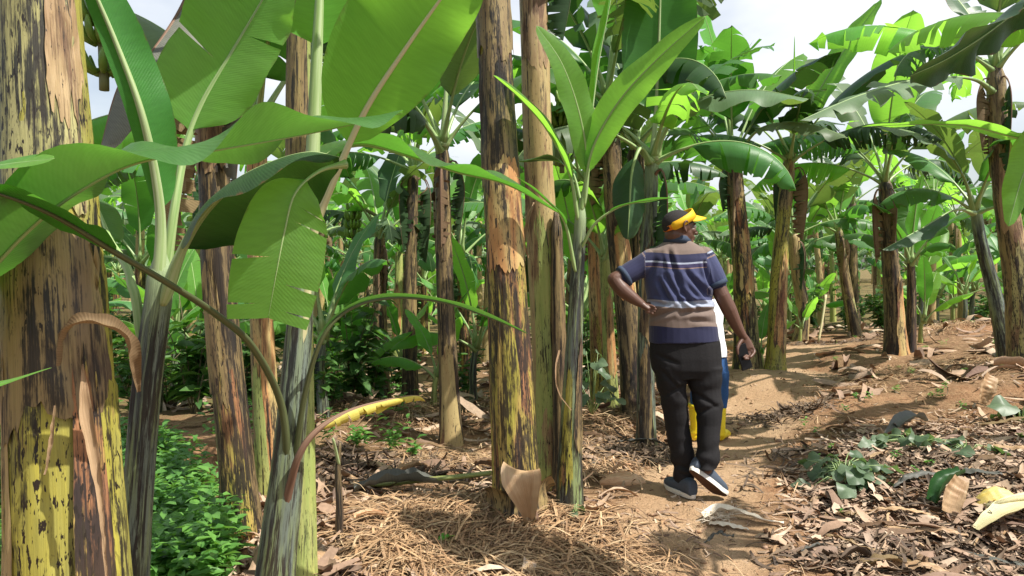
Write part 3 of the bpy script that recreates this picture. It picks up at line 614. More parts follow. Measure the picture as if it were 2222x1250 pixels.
LP(r, [(1592, 345, 9.3), (1640, 285, 9.0), (1700, 265, 8.6), (1770, 272, 8.2), (1842, 300, 7.9)], .55, V3((0, -.2, 1)), blade0=.25, fold=-.1, r0=.035, mat='leaf_pale', seed=2091, sep=False, wave=.06, tear=.15)
LP(r, [(1592, 340, 9.3), (1575, 220, 9.2), (1545, 90, 9.0), (1500, -60, 8.7)], .6, V3((.3, -.8, .4)), blade0=.22, fold=.2, r0=.035, mat='leaf_lime', seed=2092, sep=False, tear=.5)
r, p = mid('golden banana trunk with a rolled spear leaf pointing at the sky', [(1682, 792, 9.1), (1690, 600, 9.1), (1702, 450, 9.1), (1714, 330, 9.1)], .12, .075, 'st_yellow', 210, 8, 2.0, .5, [(.1, .6, -1.2, 2, 'st_orange'), (.74, .93, -1.5, 2.8, 'st_brown')], (1.3, .5), skip=(0, 1))
LP(r, [(1714, 350, 9.1), (1719, 260, 9.1), (1722, 170, 9.1), (1724, 78, 9.1)], .05, V3((0, -1, .1)), blade0=.2, fold=1.3, r0=.036, mat='leaf_lime', rib='rib_lime', seed=2101, sep=False)
LP(r, [(1714, 345, 9.1), (1755, 240, 9.0), (1825, 120, 8.8), (1915, -5, 8.5)], .42, V3((-.5, -.6, .6)), blade0=.22, fold=.25, r0=.03, mat='leaf_lime', seed=2102, sep=False, tear=.15)
mid('banana plant with grey petioles spreading like a fountain over a dark trunk at the bend', [(1944, 768, 10.0), (1936, 620, 10.0), (1926, 480, 10.0), (1920, 380, 10.0)], .14, .085, 'st_dark', 211, 9, 2.2, .6, [(0, .5, -1.1, 1.6, 'st_orange')], (1.38, .5), (.6, 1.5))
mid('thin dark companion stem beside the trunk at the bend', [(1975, 765, 10.1), (1978, 650, 10.1), (1976, 560, 10.1)], .075, .05, 'st_dark', 212, 6, 1.2, .3, (), (1.45, .6), (.5, 1.3), .2, ('leaf', 'leaf_lime'), 0)
r, p = mid('leaning young banana plant with a slender dark stem beside the right mound', [(2188, 748, 8.4), (2160, 650, 8.4), (2130, 530, 8.4), (2115, 440, 8.4)], .10, .055, 'st_young', 213, 6, 1.5, .45, (), (1.3, .4), (.7, 1.6), .3, ('leaf', 'leaf_pale'), 0)
LP(r, [(2115, 460, 8.4), (2090, 380, 8.2), (2040, 315, 8.0), (1975, 285, 7.8), (1900, 275, 7.5)], .36, V3((.2, -.4, 1)), blade0=.25, fold=-.1, r0=.026, mat='leaf_pale', seed=2131, sep=False)
LP(r, [(2112, 460, 8.3), (2070, 455, 8.1), (2000, 495, 7.8), (1915, 542, 7.5)], .26, V3((0, -.1, 1)), blade0=.3, fold=-.5, r0=.024, mat='leaf_dark', seed=2132, sep=False)
r, p = mid('stout peeling banana trunk leaning at the edge of the litter covered mound', [(2222, 745, 7.6), (2205, 600, 7.6), (2180, 420, 7.6), (2165, 250, 7.6), (2160, 130, 7.6)], .14, .085, 'st_brown', 214, 7, 2.0, .6, [(0, .45, -1.7, 2.4, 'st_pale'), (.4, .8, -1.4, 2.8, 'sheath_dry')], (1.3, .4))
LP(r, [(2160, 200, 7.6), (2110, 170, 7.3), (2000, 170, 6.9), (1870, 205, 6.5), (1735, 262, 6.2)], .40, V3((.1, -.35, 1)), blade0=.22, fold=-.15, r0=.03, mat='leaf_pale', seed=2141, sep=False, tear=.3, wave=.06, nl=40, na=4)
r, p = mid('banana plant at the clearing border whose dark curled leaf arches over the path', [(2420, 900, 5.2), (2415, 600, 5.2), (2400, 200, 5.2), (2390, 60, 5.2)], .12, .08, 'st_ochre', 215, 7, 1.9, .55, DS, skip=(0,), az0=.3)
LP(r, [(2390, 90, 5.2), (2330, -10, 5.0), (2230, 10, 4.8), (2130, 80, 4.6), (2050, 130, 4.5), (1975, 165, 4.4)], .56, V3((-.35, .55, 1)), blade0=.2, fold=.30, curl=-.5, r0=.03, mat='leaf_dark', seed=2151, wave=.05, nl=44, na=5)
LP(r, [(2390, 180, 5.2), (2340, 240, 5.0), (2260, 300, 4.8), (2220, 380, 4.7), (2188, 492, 4.65)], .24, [UP, V3((-.2, -1, .5)), V3((-.3, -1, .1))], blade0=.28, fold=-.1, r0=.02, mat='leaf_lime', seed=2152, nl=44, na=5)
LP(r, [(2395, 260, 5.2), (2330, 295, 5.1), (2222, 300, 5.0), (2100, 272, 4.9), (1980, 270, 4.8), (1870, 275, 4.7)], .17, V3((0, .1, 1)), blade0=.25, fold=.35, r0=.02, mat='leaf_lime', seed=2153, nl=44, na=5)
LP(r, [(2390, 120, 5.2), (2330, 30, 5.3), (2260, -40, 5.4), (2180, -90, 5.5)], .5, V3((-.4, 1, .3)), blade0=.2, fold=.1, r0=.026, mat='leaf', seed=2154, nl=36, na=4)
mid('short peeling banana stump plant with pale bark tilting away behind the golden trunk', [(1735, 742, 13), (1742, 680, 13), (1728, 580, 13), (1722, 500, 13)], .12, .09, 'st_tan', 216, 8, 2.0, .5, DS)
mid('slanting pale banana trunk with a small crown among the dark ones beyond the mound', [(1858, 738, 13.5), (1836, 620, 13.5), (1818, 490, 13.5)], .11, .075, 'st_pale', 217, 8, 1.7, .45, DS)
mid('dark banana trunk with yellow strip standing left of the fountain shaped plant, beyond the mound', [(1855, 728, 15.5), (1850, 600, 15.5), (1850, 430, 15.5)], .12, .08, 'st_dark', 218, 8, 2.0, .5, DS)
mid('tall unseen banana plant added beside the clearing so its crown shades the path', [(2655, 1500, 2.55), (2655, 500, 2.55), (2645, -160, 2.55)], .12, .08, 'st_ochre', 219, 4, 1.35, .55, DS, (1.2, .4), (.4, 1.0), dead=0)  # stands out of view, added to throw crown shade on the path
# ---------------------------------------------------------------- rows of banana plants further back
def proto(label, h, r0, r1, mat, seed, n, L, W, tear, mats, dead, group, e=(1.35, .2), D=(.7, 1.7), sh=None, name='banana_plant'):
    root = empty(name, (0, 0, 0), label, name.replace('_', ' '), group)
    path = [V3((0, 0, -.15)), V3((.03, 0, h * .5)), V3((0, .04, h))]
    stem(root, path, r0, r1, mat, 18, 30, seed)
    if sh: sheath(root, path, r0, r1, .3, .75, -1.5, 2.6, sh, seed, .06, 1.07, .3, n=10, m=14)
    crown(root, path[-1], n, L, seed, e, D, W, tear, mats, sep=False, nl=16, na=2)
    rr = random.Random(seed)
    for i in range(dead): dry_hang(root, path[-1] - UP * .2, rr.uniform(0, 6.28), rr.uniform(.5, 1.1), .3, seed * 3 + i, rr.choice(['leaf_dry', 'leaf_dark']))
    return root
def join_copy(src, name):
    """one-mesh version of a plant for the far rows"""
    g_v, g_f, g_m, g_uv, mats = [], [], [], [], []
    for c in children(src):
        me = c.data; b = len(g_v); mi = []
        for m in me.materials:
            if m not in mats: mats.append(m)
            mi.append(mats.index(m))
        uvd = me.uv_layers[0].data; uv = [(0, 0)] * len(me.vertices)
        for l in me.loops: uv[l.vertex_index] = tuple(uvd[l.index].uv)
        g_v += [v.co.copy() for v in me.vertices]; g_uv += uv
        for p in me.polygons: g_f.append(tuple(i + b for i in p.vertices)); g_m.append(mi[p.material_index])
    g = G(); g.v, g.f, g.uv, g.m, g.has = g_v, g_f, g_uv, g_m, True
    return mk(name, g, mats)
GL = 'banana plants in the rows left of the centre trunks'; GR = 'banana plants in the rows beyond the clearing'
GF = 'small far banana plants at the end of the rows'; GS = 'young banana suckers between the rows'
LB = 'banana plant in the crowded shady rows behind the centre trunks'
protos = [proto(LB, 2.5, .095, .06, 'st_brown', 301, 7, 1.9, .5, .6, ('leaf', 'leaf_pale', 'leaf_lime', 'leaf'), 2, GL, sh='st_brown'),
          proto(LB, 2.9, .10, .065, 'st_tan', 302, 8, 2.1, .52, .8, ('leaf', 'leaf_lime', 'leaf_pale'), 2, GL, sh='st_tan'),
          proto(LB, 2.1, .10, .065, 'st_green', 303, 8, 1.8, .48, .4, ('leaf', 'leaf_lime', 'leaf_pale'), 1, GL, sh='st_orange'),
          proto(LB, 1.6, .09, .06, 'st_ochre', 304, 7, 1.7, .45, .5, ('leaf', 'leaf_pale', 'leaf_lime'), 1, GL, sh='st_brown')]
suck = [proto('young banana sucker with a few upright leaves', .5, .05, .03, 'st_green', 311, 5, 1.1, .26, .05, ('leaf_lime', 'leaf'), 0, GS, (1.45, .8), (.5, 1.2), name='banana_sucker'),
        proto('young banana sucker with a few upright leaves', .8, .06, .035, 'st_young', 312, 6, 1.3, .30, .1, ('leaf', 'leaf_lime'), 0, GS, (1.45, .6), (.5, 1.3), name='banana_sucker')]
fars = [join_copy(p, 'banana_plant') for p in protos]
for o in fars: tag(o, 'small far banana plant among the distant green rows', 'banana plant', GF)
rb = random.Random(77); used = set()
def put(src, x, y, s, label=None, group=None):
    o = src if src.name not in used else copy_tree(src)
    used.add(src.name)
    o.location = (x, y, gz(x, y) - .02); o.rotation_euler = (rb.gauss(0, .035), rb.gauss(0, .035), rb.uniform(0, 6.28)); o.scale = (s, s, s * rb.uniform(.92, 1.1))
    if label: o['label'] = label
    if group: o['group'] = group
    return o
LR = 'banana plant in the sunny rows beyond the clearing and its mound'
def clear(x, y):
    """open ground: the path and the clearing on its far side"""
    px = CX + x / y * F
    if pathd(x, y) < 1.0: return True
    if px > 1500 and y < 13.6 + .8 * nz(x, y): return True
    if 1180 < px <= 1500 and y < 9.5: return True
    if px < 1180 and y < 8.6: return True
    return False
y = 8.8
while y < 25:
    hw = y * .76 + 1.5; x = -hw + rb.uniform(0, 1.5)
    while x < hw:
        xx, yy = x + rb.uniform(-.5, .5), y + rb.uniform(-.6, .6)
        if not clear(xx, yy):
            right = CX + xx / yy * F > 1350
            k = rb.choice([0, 1, 2, 3, 0, 1]) if not right else rb.choice([0, 2, 3, 2, 3, 1])
            put(protos[k], xx, yy, rb.uniform(.85, 1.12), LR if right else LB, GR if right else GL)
            if rb.random() < .55: put(rb.choice(suck), xx + rb.uniform(-.7, .7), yy - rb.uniform(.1, .6), rb.uniform(.8, 1.3), None, GS)
        x += rb.uniform(1.35, 2.2) * (1 + (y - 9) * .02) * (1.0 if y < 17 else 1.05)
    y += rb.uniform(1.6, 2.2)
nb = len([o for o in bpy.data.objects if o.get('category') == 'banana plant']) - len(fars); gfar = G()
farmats = []
for o in fars:
    for m in o.data.materials:
        if m not in farmats: farmats.append(m)
fmesh = [([v.co.copy() for v in o.data.vertices], [tuple(p.vertices) for p in o.data.polygons], [farmats.index(o.data.materials[p.material_index]) for p in o.data.polygons]) for o in fars]
while y < 72:
    hw = y * .74 + 2; x = -hw + rb.uniform(0, 3)
    while x < hw:
        xx, yy, ss = x + rb.uniform(-.8, .8), y + rb.uniform(-.9, .9), rb.uniform(.9, 1.25)
        if nb < 290: put(rb.choice(fars), xx, yy, ss); nb += 1
        else:
            V, Fc, Mi = fmesh[rb.randrange(len(fars))]; mt = Matrix.Translation((xx, yy, gz(xx, yy))) @ Matrix.Rotation(rb.uniform(0, 6.28), 4, 'Z') @ Matrix.Scale(ss, 4); b = len(gfar.v)
            gfar.v += [mt @ v for v in V]; gfar.f += [tuple(q + b for q in f) for f in Fc]; gfar.m += Mi; gfar.uv += [(.3, .3)] * len(V)
        x += rb.uniform(2.2, 3.6) * (1 + (y - 25) * .012)
    y += rb.uniform(3.2, 4.6)
if gfar.v: tag(mk('distant_banana_rows', gfar, farmats), kind='stuff')
print('banana plants', nb, len(gfar.v))
for px, d, s in [(705, 6.8, 1.0), (765, 8.2, .9), (940, 8.0, .8), (1030, 8.6, .9), (430, 7.6, .8), (380, 9, 1.0), (1652, 9.5, .55), (2000, 10.6, .8), (1240, 8.8, .8), (340, 7.0, .7), (880, 10, .9), (1735, 12.6, .7), (2090, 12.5, .8)]:
    p = P(px, 700, d); put(rb.choice(suck), p.x, p.y, s, None, GS)
for o in protos + suck + fars:
    if o.name not in used:
        for c in kids(o): bpy.data.objects.remove(c)
        bpy.data.objects.remove(o)
# ---------------------------------------------------------------- leafy shrubs, weeds and far mass
def leaflet(g, p, d, n, L, W, m=0, fold=.25, uv0=0):
    d = d.normalized(); s = d.cross(n).normalized(); n = s.cross(d)
    v = [p, p + d * L * .35 + s * W * .5 + n * W * fold, p + d * L * .35 - s * W * .5 + n * W * fold, p + d * L * .4, p + d * L * .75 + s * W * .32 + n * (W * fold * .5 - L * .06), p + d * L * .75 - s * W * .32 + n * (W * fold * .5 - L * .06), p + d * L - n * L * .16, p + d * L * .75 - n * L * .05]
    g.add(v, [(0, 1, 3)[::-1], (0, 3, 2)[::-1], (3, 1, 4, 7)[::-1], (3, 7, 5, 2)[::-1], (7, 4, 6)[::-1], (7, 6, 5)[::-1]], None, m)
def isl_leaf(name, a, b, trans, tf=.3):
    k = NT(name); geo = k.new('ShaderNodeNewGeometry'); r = geo.outputs['Random Per Island']
    k.done(k.mix(r, a, b), .45, .45); tr = k.new('ShaderNodeBsdfTranslucent'); tr.inputs[0].default_value = (*trans, 1)
    mx = k.new('ShaderNodeMixShader'); mx.inputs[0].default_value = tf
    k.t.links.new(k.b.outputs[0], mx.inputs[1]); k.t.links.new(tr.outputs[0], mx.inputs[2]); k.t.links.new(mx.outputs[0], k.out.inputs[0]); return k.m
M['weed'] = isl_leaf('weed_leaf', (.06, .17, .035), (.15, .33, .065), (.24, .52, .06))
M['shrub'] = isl_leaf('shrub_leaf', (.035, .10, .025), (.095, .20, .05), (.16, .36, .04))
M['broad'] = isl_leaf('broad_weed_leaf', (.075, .125, .065), (.16, .22, .13), (.16, .28, .06))
M['twig'] = plain('twig', (.12, .10, .05), .8)
def shrub(name, label, cat, h, rad, n, LL, LW, seed, mat, group, stalks=6):
    rr = random.Random(seed); root = empty(name, (0, 0, 0), label, cat, group); g = G(); st = G()
    for k in range(stalks):
        a = rr.uniform(0, 6.28); sp = rr.uniform(.2, 1) * rad; top = V3((math.cos(a) * sp, math.sin(a) * sp, h * rr.uniform(.55, 1.05)))
        c = smooth_path([V3((0, 0, -.05)), top * .5 + UP * h * .12, top], 8); t = tube(c, [.008 * (1 - .07 * i) for i in range(9)], 5); st.add(t.v, t.f, t.uv)
        for q in range(n // stalks):
            s = rr.uniform(.25, 1); p = c[int(s * 8)]; b = rr.uniform(0, 6.28); e = rr.uniform(-.3, .6)
            d = V3((math.cos(b) * math.cos(e), math.sin(b) * math.cos(e), math.sin(e))); leaflet(g, p, d, UP + V3((rr.gauss(0, .3), rr.gauss(0, .3), 0)), LL * rr.uniform(.6, 1.2), LW * rr.uniform(.7, 1.2))
    mk('foliage', g, mat, root); mk('stem', st, M['twig'], root); return root
GSH = 'leafy shrubs under the banana rows'; LSH = 'low leafy shrub growing in the shade under the banana rows'
shr = [shrub('leafy_shrub', LSH, 'shrub', .8, .5, 150, .15, .08, 401, M['shrub'], GSH), shrub('leafy_shrub', LSH, 'shrub', .55, .5, 130, .12, .07, 402, M['shrub'], GSH), shrub('leafy_shrub', LSH, 'shrub', 1.1, .6, 160, .2, .11, 403, M['shrub'], GSH, 8)]
sp = [(720, 7.2), (760, 7.6), (690, 6.9), (800, 8.5), (740, 8.8), (670, 8.2), (610, 8.0), (860, 10), (420, 6.9), (370, 7.4), (330, 7.9), (400, 8.6), (1240, 8.9), (1010, 9.3), (300, 6.6), (270, 9), (1275, 8.2), (540, 7.4)]
for px, d in sp:
    p = P(px, 800, d); put(rb.choice(shr), p.x, p.y, rb.uniform(.7, 1.1))
for i in range(110):
    d = rb.uniform(11, 26); px = rb.uniform(-50, 2270); p = P(px, 800, d)
    if not clear(p.x, p.y): put(rb.choice(shr), p.x, p.y, rb.uniform(.7, 1.3))
def weeds():
    rr = random.Random(5); g = G()
    def clump(x, y, n, h, LL):
        z = gz(x, y)
        for q in range(n):
            a = rr.uniform(0, 6.28); top = V3((x + math.cos(a) * h * .4, y + math.sin(a) * h * .4, z + h * rr.uniform(.6, 1.1))); b0 = V3((x, y, z))
            m = rr.randint(5, 8)
            for i in range(m):
                p = b0.lerp(top, .35 + .65 * i / (m - 1)); b = i * 2.4 + a; e = rr.uniform(-.1, .5)
                leaflet(g, p, V3((math.cos(b) * math.cos(e), math.sin(b) * math.cos(e), math.sin(e))), UP + V3((rr.gauss(0, .25), rr.gauss(0, .25), 0)), LL * rr.uniform(.6, 1.15), LL * .42 * rr.uniform(.8, 1.2))
    for i in range(700):
        px = rr.uniform(-60, 560); d = rr.uniform(2.9, 5.6)
        if px > 330 + 60 * (5.6 - d) + rr.uniform(0, 60): continue
        p = P(px, 900, d)
        clump(p.x, p.y, rr.randint(3, 5), rr.uniform(.14, .30) * (1.0 if d < 4.5 else .7), .082)
    for i in range(110):
        px = rr.uniform(-60, 900); d = rr.uniform(5.5, 10); p = P(px, 900, d)
        if nz(p.x * 1.3, p.y * 1.3, 5) > -.05: clump(p.x, p.y, 3, rr.uniform(.12, .35), .09)
    for i in range(160):
        d = rr.uniform(4.2, 15); px = rr.uniform(1640, 2300); p = P(px, 900, d)
        if pathd(p.x, p.y) > .5 and nz(p.x * 1.1, p.y * 1.1, 9) > .05: clump(p.x, p.y, 2, rr.uniform(.04, .10), .045)
    tag(mk('weeds', g, M['weed']), kind='stuff')
weeds()
def far_mass():
    rr = random.Random(9); g = G()
    for i in range(5200):
        a = rr.uniform(-.85, .85); d = rr.uniform(62, 84); x = d * math.tan(a); hh = 5 + 2.5 * nz(x * .06, d * .05) + (d - 62) * .10
        p = V3((x, d, rr.uniform(.2, 1) * hh)); b = rr.uniform(0, 6.28); e = rr.uniform(-.5, .9)
        leaflet(g, p, V3((math.cos(b) * math.cos(e), math.sin(b) * math.cos(e), math.sin(e))), UP, rr.uniform(1.4, 2.6), rr.uniform(.5, .8))
    tag(mk('distant_vegetation', g, M['shrub']), kind='stuff')
far_mass()
# ---------------------------------------------------------------- litter on the ground
def isl_dry(name, cols, rough=.8, bumps=True):
    k = NT(name); geo = k.new('ShaderNodeNewGeometry'); r = geo.outputs['Random Per Island']
    c = k.ramp(r, [(i / (len(cols) - 1), q) for i, q in enumerate(cols)]); tc = k.new('ShaderNodeTexCoord').outputs['Object']
    n = k.noise(tc, 45, 4); cc = k.new('ShaderNodeCombineColor'); vv = k.math('MULTIPLY_ADD', n, .8, .6)
    for i in range(3): k.set(cc.inputs[i], vv)
    k.bump(n, .4, .006); return k.done(k.mix(1.0, c, cc.outputs[0], 'MULTIPLY'), rough, .25)
M['litter'] = isl_dry('dry_leaf_litter', [(.10, .06, .04), (.32, .21, .14), (.44, .31, .21), (.16, .10, .075), (.56, .43, .31), (.26, .17, .12), (.38, .26, .17), (.50, .38, .27)])
M['straw'] = isl_dry('dry_straw', [(.33, .19, .095), (.46, .30, .16), (.22, .125, .065), (.54, .39, .23), (.38, .23, .12), (.16, .10, .06)], .7)
M['dark_mulch'] = isl_dry('dark_mulch', [(.06, .045, .035), (.13, .09, .06), (.20, .14, .09), (.10, .07, .05)])
def frag(g, x, y, L, W, rr, lift=.01, tilt=.35, curl=.8):
    az = rr.uniform(0, 6.28); z = gz(x, y) + lift
    d = V3((math.cos(az), math.sin(az), rr.gauss(0, tilt * .5))).normalized(); n = (UP + V3((rr.gauss(0, tilt), rr.gauss(0, tilt), 0))).normalized(); s = d.cross(n).normalized(); n = s.cross(d)
    c1, c2 = rr.gauss(0, curl), rr.gauss(0, curl * .7); NL, NW = 5, 2; v, f = [], []
    tap = rr.uniform(.2, 1); jag = rr.uniform(0, .35)
    for i in range(NL + 1):
        t = i / NL - .5
        for j in range(NW + 1):
            u = j / NW - .5; w = W * (1 - tap * abs(t) * 1.4) * (1 + rr.uniform(-jag, jag))
            v.append(V3((x, y, z)) + d * (t * L) + s * (u * w) + n * (c1 * t * t * L * .8 + c2 * u * u * W * 2 + rr.gauss(0, W * .05)))
    mz = min(p.z - gz(x, y) for p in v)
    if mz < -.012: v = [p - UP * (mz + .012) for p in v]
    for i in range(NL):
        for j in range(NW): f.append((i * 3 + j, i * 3 + j + 1, i * 3 + j + 4, i * 3 + j + 3))
    g.add(v, f)
def litter():
    rr = random.Random(21); g = G(); gd = G()
    n = 0
    while n < 4600:                                    # right bank
        d = 3.35 + 4.6 * rr.random() ** 1.1; px = rr.uniform(1600, 2330); p = P(px, 1000, d); pd = pathd(p.x, p.y)
        dens = sstep(.35, 1.1, pd) * (sstep(6.6, 5.4, d) * .95 + .05) * (.45 + .9 * max(0, nz(p.x * 1.4, p.y * 1.4, 2) + .25))
        if rr.random() > dens: continue
        big = rr.random() < .08
        frag(g, p.x, p.y, rr.uniform(.14, .32) if big else rr.uniform(.04, .16), rr.uniform(.03, .075) if big else rr.uniform(.006, .024), rr, rr.uniform(.0, .035), .33, .55); n += 1
    for i in range(2600):                              # left of the path
        d = 3.0 + 9 * rr.random() ** 1.5; px = rr.uniform(480, 1480); p = P(px, 1000, d)
        if pathd(p.x, p.y) < .35: continue
        if d < 4.6 and px > 760 and rr.random() < .7: continue
        big = rr.random() < .2
        frag(g, p.x, p.y, rr.uniform(.14, .34) if big else rr.uniform(.04, .15), rr.uniform(.03, .08) if big else rr.uniform(.010, .035), rr, rr.uniform(.0, .03))
    for i in range(900):                               # scattered thinly everywhere further out
        d = rr.uniform(7, 19); px = rr.uniform(300, 2300); p = P(px, 1000, d)
        if pathd(p.x, p.y) < .4 + .02 * d: continue
        frag(g, p.x, p.y, rr.uniform(.15, .5), rr.uniform(.04, .14), rr)
    for i in range(1500):
        d = rr.uniform(3.2, 9); px = rr.uniform(1300, 1900); p = P(px, 1000, d); frag(g, p.x, p.y, rr.uniform(.012, .08), rr.uniform(.004, .016), rr, .002)
    for cx, cd, rx, ry, m in ((1350, 5.6, .42, .45, 700), (850, 5.3, .7, .5, 500), (1820, 12.2, 1.0, .4, 260), (1900, 3.6, .35, .12, 220), (1700, 6.9, .5, .3, 250), (2000, 4.8, .9, .8, 900), (2050, 3.7, .6, .25, 500)):
        c = P(cx, 1000, cd)
        for i in range(m): frag(gd, c.x + rr.gauss(0, rx * .55), c.y + rr.gauss(0, ry * .55), rr.uniform(.04, .22), rr.uniform(.006, .03), rr, rr.uniform(0, .04))
    s = G()
    def straw(x, y, L, az, lift):
        d = V3((math.cos(az), math.sin(az), 0)); sd = V3((-d.y, d.x, 0)); b = rr.gauss(0, .25); v = []; w = rr.choice((.0009, .0014, .002, .003, .0055)) * rr.uniform(.8, 1.2); arch = rr.uniform(0, .05)
        for i in range(5):
            t = i / 4 - .5; q = V3((x, y, 0)) + d * t * L + sd * (b * t * t * L); q.z = gz(q.x, q.y) + lift + arch * (1 - 4 * t * t) + .003
            v += [q + sd * w, q - sd * w + UP * rr.uniform(-.002, .002)]
        s.add(v, [(2 * i, 2 * i + 1, 2 * i + 3, 2 * i + 2) for i in range(4)])
    for cx, cd, rx, ry, m, az in ((1050, 3.95, .50, .30, 3300, .5), (1180, 3.55, .45, .22, 1500, 2.6), (900, 3.5, .3, .25, 900, .9), (870, 7.2, .6, .45, 800, .7), (1000, 5.6, .4, .35, 700, 2.9), (1290, 5.1, .3, .35, 420, 2.2), (2080, 8.2, 1.2, .8, 1500, 2.9), (1230, 6.0, .5, .5, 500, .3), (1330, 6.6, .5, .4, 350, 2.8), (2050, 11.4, .8, .5, 600, .4)):
        c = P(cx, 1000, cd)
        for i in range(m): straw(c.x + rr.gauss(0, rx * .6), c.y + rr.gauss(0, ry * .6), rr.uniform(.08, .34), az + rr.gauss(0, .7), abs(rr.gauss(0, .018)))
    for i in range(1500):
        px = rr.gauss(1060, 150); d = rr.gauss(3.9, .35); p = P(px, 1000, d); frag(g, p.x, p.y, rr.uniform(.02, .12), rr.uniform(.004, .022), rr, rr.uniform(.0, .03))
    for i in range(900):
        d = rr.uniform(3.3, 8); px = rr.uniform(600, 2250); p = P(px, 1000, d)
        if pathd(p.x, p.y) > .4: straw(p.x, p.y, rr.uniform(.06, .25), rr.uniform(0, 6.28), .004)
    tag(mk('straw_mulch', s, M['straw']), kind='stuff')
    tag(mk('leaf_litter', g, M['litter']), kind='stuff'); tag(mk('dark_mulch', gd, M['dark_mulch']), kind='stuff')
litter()
def clods():
    rr = random.Random(33); g = G(); bm = bmesh.new(); bmesh.ops.create_icosphere(bm, subdivisions=1, radius=1); bv = [v.co.copy() for v in bm.verts]; bf = [tuple(v.index for v in f.verts) for f in bm.faces]; bm.free()
    for i in range(1900):
        d = 3.3 + 7 * rr.random() ** 1.4; px = rr.uniform(1250, 2250); p = P(px, 1000, d); r = .003 + .016 * rr.random() ** 4
        if pathd(p.x, p.y) > 1.3 and rr.random() < .5: continue
        c = V3((p.x, p.y, gz(p.x, p.y) + r * .3)); a, b, e = rr.uniform(.7, 1.4), rr.uniform(.7, 1.4), rr.uniform(.5, .9)
        g.add([c + V3((v.x * a, v.y * b, v.z * e)) * (r * rr.uniform(.75, 1.2)) for v in bv], bf)
    tag(mk('soil_clods', g, isl_dry('soil_clod', [(.20, .12, .065), (.34, .21, .12), (.27, .16, .09), (.42, .28, .17)], .95)), kind='stuff')
clods()
def on(px, py, d, lift=0.0):
    p = P(px, py, d); p.z = gz(p.x, p.y) + lift; return p
def single(name, label, cat, g, mat, group=None):
    o = mk(name, g, mat, None, True, g.v[0]); tag(o, label, cat, group); return o
# named pieces
k_ = 0
def dryleaf(label, pts, widths, mat='leaf_dry', curl=.5, wob=.012, seed=1, hint=UP, name='dry_leaf', cat='dry leaf', group=None, mats=None):
    return single(name, label, cat, ribbon(None, pts, widths, hint, mat, n=28, na=6, curl=curl, wob=wob, seed=seed), M[mat], group)
M['fibre'] = plain('pale_fibre', (.66, .58, .46), .8, .2, .25, 60, .4)
M['husk'] = stem_mat('husk', (.50, .27, .13), (.60, .40, .24), (.28, .13, .07), .1, .4, .1)
M['sh_yellow'] = stem_mat('cut_sheath_yellow', (.58, .42, .08), (.62, .52, .20), (.40, .24, .08), .15, .3, .2)
M['sh_pale'] = stem_mat('cut_sheath_pale', (.58, .50, .28), (.52, .48, .26), (.40, .30, .16), .02, .15, .1)
# fibrous scrap on the path
root = empty('banana_fibre_scrap', on(1560, 1150, 4.05), 'frayed whitish banana fibre scrap lying on the bare path', 'plant scrap')
rr = random.Random(3)
ribbon(root, [on(1530, 1150, 4.05, .03), on(1565, 1140, 4.08, .05), on(1620, 1145, 4.05, .035), on(1660, 1150, 4.02, .02), on(1702, 1152, 4.02, .02)], [.07, .10, .06, .03, .02], UP, 'fibre', 'dry_strip', 24, 5, .6, .014, 4)
ribbon(root, [on(1540, 1155, 4.02, .02), on(1575, 1165, 3.98, .03), on(1625, 1172, 3.93, .012)], [.05, .05, .02], UP, 'fibre', 'dry_strip', 20, 4, -.5, .012, 5)
g = G()
for i in range(70):
    b = on(1530 + rr.uniform(0, 60), 1150, 4.05 + rr.uniform(-.05, .06), rr.uniform(.01, .05)); a = rr.uniform(0, 6.28); l = rr.uniform(.04, .12)
    t = tube([b, b + V3((math.cos(a), math.sin(a), .3)) * l * .5, b + V3((math.cos(a), math.sin(a), rr.uniform(-.1, .5))) * l], [.0016, .0013, .0006], 4); g.add(t.v, t.f, t.uv)
mk('loose_fibres', g, M['fibre'], root)
# husk lump beside the path
def shell(label, c, L, W, H, az, mat, name, cat, seed, open_=.0):
    g = G(); v, f, uv = [], [], []; n, m = 20, 24; ca, sa = math.cos(az), math.sin(az)
    for i in range(m + 1):
        t = i / m; e = math.sin(PI * clamp(t * .93 + .035)) ** .6
        for k in range(n + 1):
            a = PI * (k / n) * (1 - open_) ; x = (t - .5) * L; y_ = math.cos(a) * W * .5 * e; z = math.sin(a) * H * e * (1 + .25 * nz(t * 3, a, seed)) + .012 * nz(t * 9, a * 3, seed)
            p = V3((c.x + x * ca - y_ * sa, c.y + x * sa + y_ * ca, 0)); p.z = gz(p.x, p.y) + z - .006; v.append(p); uv.append((k / n * .4, t * L))
    for i in range(m):
        for k in range(n): f.append((i * (n + 1) + k, i * (n + 1) + k + 1, (i + 1) * (n + 1) + k + 1, (i + 1) * (n + 1) + k))
    g.add(v, f, uv); return single(name, label, cat, g, M[mat])
shell('orange brown banana husk lying by the path between centre trunks and walking man', on(1350, 1040, 4.75), .30, .15, .075, .1, 'husk', 'banana_husk', 'plant husk', 3)
dryleaf('orange scrap of sheath standing on top of the brown husk', [on(1325, 1020, 4.78, .07), on(1350, 1005, 4.8, .10), on(1372, 1000, 4.82, .09)], [.03, .06, .05], 'husk', .4, .01, 3, name='sheath_scrap', cat='plant scrap')
st = G(); t = tube(smooth_path([on(1066, 1020, 4.5, .10), on(1000, 1020, 4.55, .09), on(930, 1030, 4.6, .075), on(850, 1040, 4.62, .05), on(765, 1050, 4.65, .03)], 30), [(.020, .015)] * 25 + [(.016, .012), (.014, .01), (.012, .009), (.010, .007), (.008, .005), (.006, .004)], 9); st.add(t.v, t.f, t.uv)
single('cut_petiole', 'cut yellow green banana petiole lying across the straw to the streaked trunk', 'cut petiole', st, M['st_green'])
